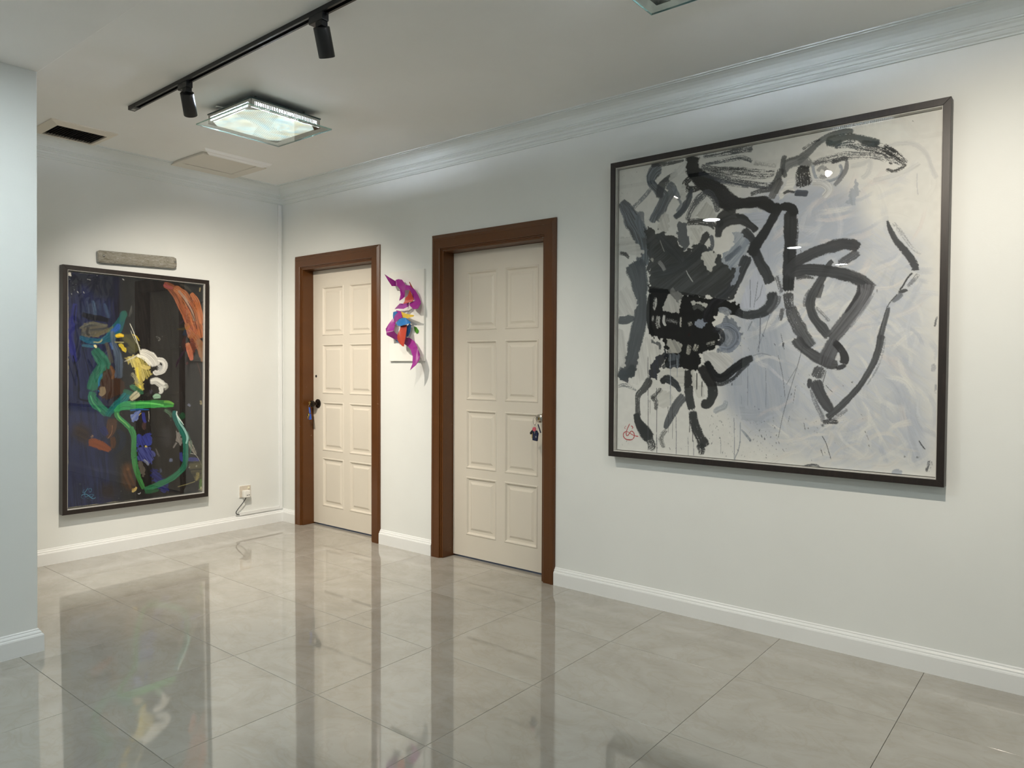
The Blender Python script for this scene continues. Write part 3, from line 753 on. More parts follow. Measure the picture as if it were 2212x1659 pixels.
('s',[(283,815),(317,821),(353,834)],26.0,(150,150,150),{'a':0.8,'dry':0.62}),
('s',[(240,789),(236,830),(245,859)],[26.0,30.9,26.5],(190,190,188),{'a':0.95,'dry':0.5}),
('s',[(223,693),(221,730),(217,763)],[22.1,26.3,17.7],(190,190,188),{'a':0.95,'dry':0.55}),
('s',[(210,788),(208,821)],13.3,(180,180,178),{'a':0.9,'dry':0.5}),
('f',[(448,821),(491,815),(508,839),(479,866),(449,849)],0,(146,154,170),{'a':0.9,'rough':5,'ang':40}),
('f',[(291,918),(332,915),(376,948),(368,981),(301,988)],0,(190,188,182),{'a':0.95,'rough':5,'col2':(150,150,146),'ang':60}),
('s',[(415,941),(411,977),(407,997)],25.2,(180,178,170),{'a':0.9,'dry':0.58}),
('s',[(458,942),(442,981)],28.8,(180,178,170),{'a':0.9,'dry':0.6}),
('s',[(505,946),(555,935)],20.4,(170,170,164),{'a':0.9,'dry':0.6}),
('s',[(414,828),(423,852)],24.7,(180,178,172),{'a':0.9,'dry':0.6}),
('s',[(368,802),(366,855)],12.6,(180,178,172),{'a':0.9,'dry':0.55}),
('s',[(406,900),(423,889)],25.0,(46,20,22),{'a':0.6,'soft':0.6}),
('s',[(565,778),(598,780),(630,805)],[24.2,39.5,43.5],(140,146,156),{'a':0.9,'dry':0.3}),
('f',[(598,803),(663,829),(683,884),(672,945),(633,979),(568,979),(583,940),(583,881)],0,(120,128,142),{'a':0.9,'col2':(92,100,112),'rough':8,'ang':70}),
('s',[(550,868),(615,854),(659,883),(664,933),(624,971),(567,963)],[32.3,31.6,31.3,35.2,35.6,28.3],(126,134,150),{'a':0.85,'dry':0.25,'streak':0.6}),
('s',[(567,892),(607,882),(632,913),(608,952)],24.2,(160,166,178),{'a':0.6,'dry':0.45}),
('s',[(533,872),(579,881),(591,920),(563,951)],28.3,(38,38,42),{'a':0.85,'dry':0.2}),
('s',[(714,518),(683,584),(645,662),(597,706),(540,746),(507,796),(508,839)],[57.4,58.1,59.3,48.0,44.4,44.4,36.3],(54,57,63),{'a':0.97,'dry':0.06,'streak':0.55,'col2':(32,30,34)}),
('s',[(528,800),(540,754),(577,724)],24.2,(30,28,32),{'a':0.9}),
('s',[(823,700),(831,745),(798,789),(744,805),(694,803),(654,782)],[56.8,59.8,56.7,49.7,42.5,43.0],(46,48,52),{'a':0.97,'dry':0.08,'streak':0.45}),
('s',[(860,717),(846,761),(809,804)],[33.7,37.4,29.9],(84,86,92),{'a':0.8,'dry':0.35}),
('s',[(848,627),(863,673),(875,714)],22.5,(80,82,88),{'a':0.8,'dry':0.45}),
('f',[(749,586),(777,622),(796,672),(804,725),(786,766),(744,781),(686,780),(678,753),(700,693),(731,626)],0,(184,189,204),{'a':0.96,'rough':4,'ang':80,'streak':0.1}),
('f',[(644,612),(660,575),(679,561),(660,652),(629,665)],0,(150,158,172),{'a':0.85,'rough':4,'ang':-60,'dry':0.15}),
('f',[(162,899),(190,908),(228,946),(260,955),(238,1029),(201,1050),(183,1109),(127,1148),(78,1149),(59,1141),(107,1093),(125,1012),(143,932)],0,(210,209,206),{'a':0.96,'rough':6,'ang':80,'dry':0.04}),
('f',[(195,912),(255,938),(265,980),(237,946),(200,933)],0,(60,66,74),{'a':0.85,'dry':0.3,'rough':6}),
('f',[(237,1005),(283,968),(292,997),(265,1050),(229,1121),(192,1122),(192,1050)],0,(38,42,58),{'a':0.95,'rough':6,'col2':(28,30,36),'ang':80}),
('f',[(297,988),(363,997),(364,1058),(311,1066)],0,(100,108,118),{'a':0.85,'rough':6,'col2':(64,68,74),'ang':85}),
('f',[(476,990),(535,982),(633,999),(649,1034),(610,1073),(569,1100),(527,1049),(498,1038)],0,(196,196,196),{'a':0.96,'rough':7,'ang':40,'dry':0.06}),
('s',[(506,1026),(527,1065),(561,1108),(602,1104),(650,1065),(697,1034),(747,1007)],[37.1,40.8,48.4,51.4,50.8,49.7,34.4],(30,31,33),{'a':1,'dry':0.08,'streak':0.35,'col2':(48,50,54)}),
('s',[(549,1140),(590,1140),(650,1111),(689,1068),(728,1037)],[20.2,24.2,19.5,19.5,15.3],(40,42,46),{'a':0.9,'dry':0.3}),
('s',[(739,1003),(785,992),(834,1004)],5.4,(110,116,126),{'a':0.6,'dry':0.3}),
('s',[(266,1063),(293,1046),(355,1030)],[26.0,25.7,21.5],(46,50,56),{'a':0.9,'dry':0.2}),
('f',[(252,1092),(293,1067),(355,1060),(404,1066),(400,1119),(378,1164),(356,1164),(329,1124),(293,1104),(257,1117)],0,(208,207,203),{'a':0.95,'rough':5,'dry':0.06}),
('s',[(202,1114),(165,1169),(127,1208),(123,1267),(128,1327)],[48.6,49.1,36.4,31.8,40.5],(44,45,46),{'a':0.92,'dry':0.3,'dry2':0.2,'streak':0.4}),
('s',[(0,1164),(44,1158),(88,1170),(117,1187)],[18.3,22.9,22.7,17.8],(90,96,102),{'a':0.8,'dry':0.58}),
('s',[(114,1302),(129,1352),(167,1401),(205,1445)],[40.9,58.0,75.9,66.4],(36,37,38),{'a':1,'dry':0.0,'streak':0.2}),
('s',[(176,1400),(196,1441),(210,1474),(192,1496)],[49.1,58.1,53.1,26.8],(40,41,42),{'a':0.95,'dry':0.45,'dry2':0.62}),
('s',[(257,1142),(293,1120),(343,1148),(370,1189)],[34.7,47.7,42.9,21.0],(34,36,38),{'a':0.97,'dry':0.08,'col2':(60,66,74)}),
('s',[(203,1227),(230,1209),(267,1166)],[39.4,35.4,26.0],(46,46,46),{'a':0.9,'dry':0.5}),
('f',[(239,1192),(276,1175),(308,1186),(330,1218),(313,1260),(268,1278),(240,1263)],0,(196,195,190),{'a':0.8,'rough':6,'dry':0.3,'ang':-25}),
('s',[(203,1214),(231,1238),(231,1288)],[26.5,30.9,22.1],(60,60,60),{'a':0.85,'dry':0.5}),
('s',[(396,1200),(357,1242),(327,1292),(300,1343),(283,1382)],[58.9,55.3,51.5,43.3,21.7],(88,90,94),{'a':0.95,'dry':0.04,'streak':0.35,'col2':(70,74,80)}),
('s',[(296,1381),(265,1428),(279,1481)],[26.0,39.4,21.7],(90,90,90),{'a':0.8,'dry':0.66}),
('s',[(412,1066),(413,1143),(418,1212),(436,1280)],[45.8,50.5,54.7,50.0],(38,39,40),{'a':0.97,'dry':0.1,'streak':0.3}),
('s',[(436,1272),(446,1336),(468,1391),(498,1441),(511,1460)],[45.8,54.2,57.7,66.0,61.3],(32,33,34),{'a':0.97,'dry':0.08,'dry2':0.35,'streak':0.3}),
('s',[(472,1439),(486,1470),(482,1502)],[50.1,45.4,33.0],(36,37,38),{'a':0.95,'dry':0.5}),
('s',[(472,1046),(507,1102),(536,1145),(541,1196),(517,1240),(479,1234)],[57.7,61.2,56.5,56.5,53.0,44.9],(34,34,35),{'a':0.98,'dry':0.04,'streak':0.25}),
('f',[(434,1074),(456,1090),(461,1150),(486,1146),(503,1161),(495,1217),(466,1218),(444,1171),(426,1123)],0,(204,203,198),{'a':0.92,'rough':5,'dry':0.22,'ang':80}),
('s',[(458,1086),(457,1174)],6.7,(50,50,50),{'a':0.9,'dry':0.2}),
('s',[(486,1126),(485,1206)],5.8,(60,60,60),{'a':0.9,'dry':0.2}),
('s',[(611,1218),(604,1249),(571,1266),(546,1283)],[23.7,31.6,35.9,24.5],(150,158,170),{'a':0.7,'dry':0.4}),
('s',[(642,1131),(639,1150)],6.3,(24,25,27),{'a':0.9}),
('s',[(182,1005),(186,1252),(188,1501)],5.2,(70,72,76),{'a':0.85,'streak':0.15,'soft':0.5}),
('s',[(234,1167),(237,1338),(238,1510)],5.3,(84,86,92),{'a':0.85,'streak':0.15,'soft':0.5}),
('s',[(345,1292),(348,1400),(349,1509)],5.1,(120,124,132),{'a':0.85,'streak':0.15,'soft':0.5}),
('s',[(310,989),(313,1124),(314,1260)],6.0,(150,156,166),{'a':0.85,'streak':0.15,'soft':0.5}),
('s',[(348,1013),(350,1062),(350,1112)],5.2,(150,156,166),{'a':0.85,'streak':0.15,'soft':0.5}),
('s',[(413,1410),(415,1461),(415,1512)],3.8,(130,134,140),{'a':0.85,'streak':0.15,'soft':0.5}),
('s',[(442,1425),(444,1466),(444,1507)],3.8,(130,134,140),{'a':0.85,'streak':0.15,'soft':0.5}),
('s',[(717,1053),(719,1149),(720,1245)],3.8,(120,126,140),{'a':0.85,'streak':0.15,'soft':0.5}),
('s',[(687,1192),(689,1215),(688,1238)],3.1,(140,146,158),{'a':0.85,'streak':0.15,'soft':0.5}),
('s',[(653,1302),(656,1407),(656,1512)],5.5,(140,144,154),{'a':0.85,'streak':0.15,'soft':0.5}),
('s',[(585,1407),(587,1447),(587,1486)],3.2,(140,144,150),{'a':0.85,'streak':0.15,'soft':0.5}),
('s',[(325,1260),(327,1344),(327,1428)],3.4,(46,46,46),{'a':0.85,'streak':0.15,'soft':0.5}),
('s',[(300,1261),(303,1331),(303,1401)],3.5,(46,46,46),{'a':0.85,'streak':0.15,'soft':0.5}),
('s',[(196,1231),(198,1269),(197,1306)],3.6,(60,60,60),{'a':0.85,'streak':0.15,'soft':0.5}),
('s',[(804,1060),(807,1155),(808,1249)],2.3,(100,106,116),{'a':0.85,'streak':0.15,'soft':0.5}),
('s',[(419,1305),(422,1349),(421,1394)],5.8,(36,36,36),{'a':0.85,'streak':0.15,'soft':0.5}),
('s',[(437,1360),(439,1399),(439,1437)],5.0,(36,36,36),{'a':0.85,'streak':0.15,'soft':0.5}),
('s',[(685,1316),(684,1416),(675,1464),(661,1496),(660,1511)],[6.3,5.5,5.5,4.8,4.7],(130,136,146),{'a':0.85}),
('s',[(775,810),(775,905),(768,988)],[7.6,5.3,3.8],(96,102,116),{'a':0.8}),
('s',[(821,808),(795,887),(758,984)],[3.8,3.1,2.3],(90,96,110),{'a':0.7}),
('s',[(737,835),(714,884)],[8.5,3.9],(90,94,104),{'a':0.7,'dry':0.3}),
('s',[(725,637),(727,774)],4.6,(110,116,128),{'a':0.8}),
('s',[(762,647),(744,775)],4.5,(110,116,128),{'a':0.8}),
('s',[(770,720),(751,745)],4.5,(110,116,128),{'a':0.8}),
('s',[(785,664),(770,727)],4.5,(110,116,128),{'a':0.8}),
('s',[(908,330),(910,400),(910,492),(907,572),(905,638),(904,712)],[62.3,64.1,65.1,64.7,60.4,54.8],(44,45,48),{'a':0.99,'dry':0.0,'dry2':0.05,'streak':0.4}),
('s',[(937,370),(941,440),(935,505)],14.5,(44,45,48),{'a':0.9,'dry':0.45}),
('s',[(904,704),(906,749),(914,793)],51.2,(50,50,52),{'a':0.9,'dry':0.15,'dry2':0.4}),
('s',[(881,777),(874,814),(867,843)],21.9,(60,60,62),{'a':0.8,'dry':0.5}),
('s',[(914,771),(929,823),(958,879),(987,927),(1016,971)],[51.1,62.1,67.7,64.2,60.6],(74,75,79),{'a':0.93,'dry':0.3,'dry2':0.05,'streak':0.6}),
('s',[(937,915),(966,958),(1008,992),(1052,1021),(1100,1042),(1131,1042)],[63.4,58.5,53.7,53.0,52.4,40.3],(72,72,76),{'a':0.95,'dry':0.06,'streak':0.5}),
('s',[(862,309),(826,363),(789,423),(752,475),(722,529)],[44.5,49.4,53.1,57.5,57.4],(34,35,38),{'a':0.99,'dry':0.04,'streak':0.45}),
('s',[(851,318),(881,311),(917,327),(932,366)],[22.5,40.8,47.1,46.5],(24,25,27),{'a':0.99,'dry':0.1}),
('s',[(890,633),(911,598),(950,568),(1017,538),(1085,520),(1142,511),(1181,519),(1211,536)],[48.1,51.2,54.2,58.2,62.7,57.8,53.7,36.9],(58,59,63),{'a':0.97,'dry':0.0,'streak':0.4,'soft':0.2}),
('s',[(896,578),(925,552),(961,533)],[4.4,5.9,4.3],(30,30,32),{'a':0.9}),
('s',[(957,518),(961,537)],2.9,(34,34,36),{'a':0.9}),
('s',[(1208,549),(1179,567),(1146,585),(1116,597)],[40.8,44.2,40.7,31.4],(76,77,82),{'a':0.9,'dry':0.25,'streak':0.5}),
('s',[(1099,581),(1083,594),(1056,649),(1026,701),(1006,747),(1006,790),(1025,838),(1060,882),(1091,926)],[20.9,24.4,38.3,46.4,49.4,45.8,45.8,48.7,52.2],(62,63,67),{'a':0.95,'dry':0.06,'streak':0.5}),
('s',[(1057,678),(1047,713),(1037,748)],21.2,(70,70,74),{'a':0.85,'dry':0.3}),
('s',[(1027,784),(1059,818),(1090,854)],17.6,(110,112,120),{'a':0.7,'dry':0.5}),
('s',[(978,781),(981,738),(1002,699)],14.3,(80,82,88),{'a':0.7,'dry':0.5}),
('s',[(912,639),(933,618),(979,611),(1049,620),(1117,636),(1177,658),(1223,682),(1265,716)],[36.5,54.2,60.7,61.7,58.5,57.7,56.0,43.0],(58,59,63),{'a':0.97,'dry':0.0,'streak':0.4}),
('s',[(937,651),(973,643),(1022,654)],[21.7,21.7,10.6],(50,50,54),{'a':0.9,'dry':0.4}),
('s',[(1170,630),(1216,657),(1261,692),(1277,706)],[17.0,20.1,19.8,16.5],(90,90,94),{'a':0.8,'dry':0.5}),
('s',[(1239,690),(1233,731),(1205,785),(1166,839),(1128,891),(1091,936)],69.4,(92,92,97),{'a':0.93,'dry':0.05,'streak':0.6,'col2':(80,80,84)}),
('s',[(1207,695),(1204,733),(1179,777),(1150,818)],[13.6,20.4,17.2,10.3],(48,46,50),{'a':0.85,'dry':0.15}),
('s',[(1268,733),(1243,777),(1212,827),(1174,882)],[13.2,16.5,16.7,13.6],(140,142,150),{'a':0.7,'dry':0.45}),
('s',[(1280,717),(1281,734)],6.6,(96,96,100),{'a':0.7,'dry':0.3}),
('s',[(1122,927),(1099,968),(1080,1013),(1069,1055)],[80.5,76.5,73.4,61.2],(82,82,87),{'a':0.95,'dry':0.05,'streak':0.5}),
('s',[(1106,939),(1138,976),(1154,1013),(1147,1046)],[31.8,35.3,43.8,39.8],(48,46,50),{'a':0.97,'dry':0.04}),
('s',[(1116,1063),(1143,1054),(1164,1046)],[19.9,27.5,11.8],(44,42,46),{'a':0.95,'dry':0.25}),
('s',[(1057,1046),(1041,1084),(1033,1109)],61.2,(70,70,74),{'a':0.93,'dry':0.35,'streak':0.5}),
('s',[(1077,1071),(1062,1130)],5.6,(80,80,84),{'a':0.8,'dry':0.2}),
('s',[(1009,1105),(1003,1131),(1004,1156)],[20.6,20.4,8.3],(60,60,64),{'a':0.95,'dry':0.1}),
('s',[(1030,1109),(1042,1151),(1063,1196),(1091,1237),(1103,1257)],[57.1,57.8,53.0,48.3,31.8],(72,72,77),{'a':0.97,'dry':0.03,'streak':0.4}),
('s',[(1010,1156),(1031,1214),(1060,1272),(1068,1305)],[12.4,24.5,28.6,20.2],(110,112,120),{'a':0.8,'dry':0.5}),
('s',[(1316,427),(1326,462),(1348,512),(1379,555),(1407,595),(1424,630),(1426,653)],[9.8,19.4,29.1,35.5,35.0,34.5,31.8],(66,67,71),{'a':0.96,'dry':0.0,'streak':0.3,'soft':0.25}),
('s',[(1338,440),(1369,484),(1412,552),(1445,585)],[16.1,19.4,15.7,6.3],(130,132,140),{'a':0.6,'dry':0.58}),
('s',[(1417,656),(1396,681),(1379,713),(1367,729)],8.1,(52,53,56),{'a':0.95}),
('s',[(1438,664),(1418,692),(1397,718)],[18.5,19.1,15.9],(120,122,128),{'a':0.8,'dry':0.45}),
('s',[(1361,739),(1385,732),(1403,731)],[15.9,19.1,6.4],(66,67,70),{'a':0.95,'dry':0.1}),
('s',[(1379,740),(1362,759),(1337,778)],[22.2,25.4,12.9],(104,108,116),{'a':0.9,'dry':0.05}),
('s',[(1361,742),(1334,775),(1322,798)],4.5,(56,56,60),{'a':0.95}),
('s',[(1328,795),(1317,842),(1305,889),(1293,940)],[15.9,22.8,26.4,29.8],(86,88,93),{'a':0.95,'dry':0.05,'streak':0.45}),
('s',[(1322,791),(1307,848),(1293,920)],[3.2,3.9,3.9],(56,56,60),{'a':0.95}),
('s',[(1301,911),(1291,974),(1274,1030),(1249,1082),(1216,1139),(1172,1193),(1126,1244),(1080,1287)],[34.0,32.1,30.6,28.7,29.1,31.4,33.8,36.3],(72,73,77),{'a':0.97,'dry':0.05,'streak':0.5}),
('s',[(1316,923),(1306,998),(1282,1070),(1246,1134)],[7.6,9.2,9.2,6.2],(130,134,144),{'a':0.7,'dry':0.5}),
('s',[(1064,1305),(1096,1299),(1135,1301)],[24.5,28.2,19.9],(60,60,64),{'a':0.95,'dry':0.3}),
('s',[(1057,1314),(1073,1321)],12.2,(60,60,64),{'a':0.8,'dry':0.4}),
('s',[(1096,1303),(1127,1277),(1173,1238)],[16.1,19.9,15.7],(110,110,116),{'a':0.7,'dry':0.5}),
('s',[(974,954),(953,1042),(927,1132),(891,1266),(867,1389)],2.9,(58,60,66),{'a':0.9,'streak':0.1}),
('s',[(862,999),(884,1098),(897,1202)],2.1,(58,60,66),{'a':0.9,'streak':0.1}),
('s',[(873,900),(891,978)],2.5,(58,60,66),{'a':0.9,'streak':0.1}),
('s',[(983,1309),(990,1347)],3.3,(58,60,66),{'a':0.9,'streak':0.1}),
('s',[(1064,1365),(1082,1400),(1104,1471)],4.4,(58,60,66),{'a':0.9,'streak':0.1}),
('s',[(1058,1424),(1070,1459)],3.3,(58,60,66),{'a':0.9,'streak':0.1}),
('s',[(1074,1134),(1092,1154),(1108,1169)],2.9,(58,60,66),{'a':0.9,'streak':0.1}),
('s',[(1224,1260),(1230,1268)],3.1,(58,60,66),{'a':0.9,'streak':0.1}),
('s',[(1230,1276),(1234,1284)],4.2,(58,60,66),{'a':0.9,'streak':0.1}),
('s',[(1242,1332),(1246,1344)],4.3,(58,60,66),{'a':0.9,'streak':0.1}),
('s',[(1248,1348),(1259,1375)],1.6,(58,60,66),{'a':0.9,'streak':0.1}),
('s',[(1257,1389),(1261,1403)],4.2,(58,60,66),{'a':0.9,'streak':0.1}),
('s',[(1188,1115),(1186,1127)],8.0,(58,60,66),{'a':0.9,'streak':0.1}),
('s',[(886,939),(883,965)],9.4,(58,60,66),{'a':0.9,'streak':0.1}),
('s',[(913,1313),(919,1282)],2.5,(58,60,66),{'a':0.9,'streak':0.1}),
('s',[(1451,1360),(1463,1381),(1477,1399)],5.8,(58,60,66),{'a':0.9,'streak':0.1}),
('s',[(902,1137),(947,1059)],2.1,(58,60,66),{'a':0.9,'streak':0.1}),
('s',[(944,1140),(933,1226)],1.7,(58,60,66),{'a':0.9,'streak':0.1}),
('s',[(974,1514),(994,1508),(1027,1500),(1055,1502)],[8.4,10.9,12.3,8.2],(70,72,78),{'a':0.9,'dry':0.5}),
('s',[(1027,1500),(1083,1512),(1146,1514)],[6.5,5.7,3.2],(70,72,78),{'a':0.8,'dry':0.35}),
('s',[(1482,1491),(1492,1459),(1495,1440)],[17.9,21.5,17.7],(70,72,78),{'a':0.9,'dry':0.68}),
('s',[(1395,1429),(1404,1438)],9.0,(90,92,98),{'a':0.8,'dry':0.4}),
('s',[(1440,1433),(1454,1430)],8.8,(90,92,98),{'a':0.8,'dry':0.4}),
('s',[(1501,1038),(1499,1076)],21.7,(160,162,170),{'a':0.8,'dry':0.5}),
('s',[(1508,1121),(1509,1163)],9.4,(150,152,160),{'a':0.8,'dry':0.4}),
('f',[(1354,1495),(1375,1478),(1389,1492),(1386,1512),(1361,1514),(1347,1508)],0,(164,170,184),{'a':0.85,'rough':6}),
('s',[(1508,843),(1502,878),(1500,888)],[7.9,9.3,6.2],(80,82,88),{'a':0.85,'dry':0.55}),
('s',[(1404,19),(1407,26),(1411,32)],3.9,(80,80,84),{'a':0.9,'dry':0.2}),
('d',(862,1072,1153,1481),(60,1.2,4.6),(70,72,78),{'lean':4}),
('d',(504,1284,866,1490),(170,1.4,5.9),(84,88,96),{'lean':3}),
('d',(7,1440,489,1481),(36,1.3,4.1),(84,86,90),{'lean':5}),
('d',(685,768,871,1000),(40,1.1,4.4),(70,74,84),{'lean':4}),
('d',(0,-6,173,196),(26,1.3,4.2),(90,92,94),{'lean':2}),
('s',[(717,1174),(718,1181)],5.4,(84,88,100),{'a':0.9}),
('s',[(753,1242),(755,1249)],5.4,(84,88,100),{'a':0.9}),
('s',[(773,1254),(775,1261)],6.1,(84,88,100),{'a':0.9}),
('s',[(802,1310),(803,1318)],6.8,(84,88,100),{'a':0.9}),
('s',[(831,1382),(833,1393)],9.0,(84,88,100),{'a':0.9}),
('s',[(825,1358),(827,1364)],5.2,(84,88,100),{'a':0.9}),
('s',[(543,1377),(544,1384)],5.7,(84,88,100),{'a':0.9}),
('s',[(614,1490),(616,1501)],8.8,(84,88,100),{'a':0.9}),
('s',[(533,1314),(535,1318)],4.1,(84,88,100),{'a':0.9}),
('s',[(858,1439),(860,1445)],5.2,(84,88,100),{'a':0.9}),
('s',[(732,1402),(734,1416)],11.6,(84,88,100),{'a':0.9}),
('s',[(689,1358),(717,1387),(741,1416)],[7.8,13.9,11.6],(120,128,142),{'a':0.7,'dry':0.25}),
('s',[(57,1404),(40,1417),(40,1434),(51,1446),(72,1451),(94,1446),(105,1431),(104,1415),(94,1403),(83,1405),(76,1415),(65,1427),(57,1425),(58,1405),(67,1383),(78,1363)],6.6,(176,44,48),{'a':0.95,'streak':0.2}),
('s',[(80,1373),(93,1378),(95,1385),(89,1392)],7.0,(176,44,48),{'a':0.9,'streak':0.2}),
('s',[(55,1375),(46,1386),(52,1395)],5.0,(176,44,48),{'a':0.9}),
('s',[(57,1407),(71,1410),(92,1421),(112,1427),(133,1428)],[5.0,5.0,5.7,6.8,6.8],(176,44,48),{'a':0.95}),
('s',[(132,1430),(146,1434)],5.6,(196,140,140),{'a':0.5,'dry':0.3})]
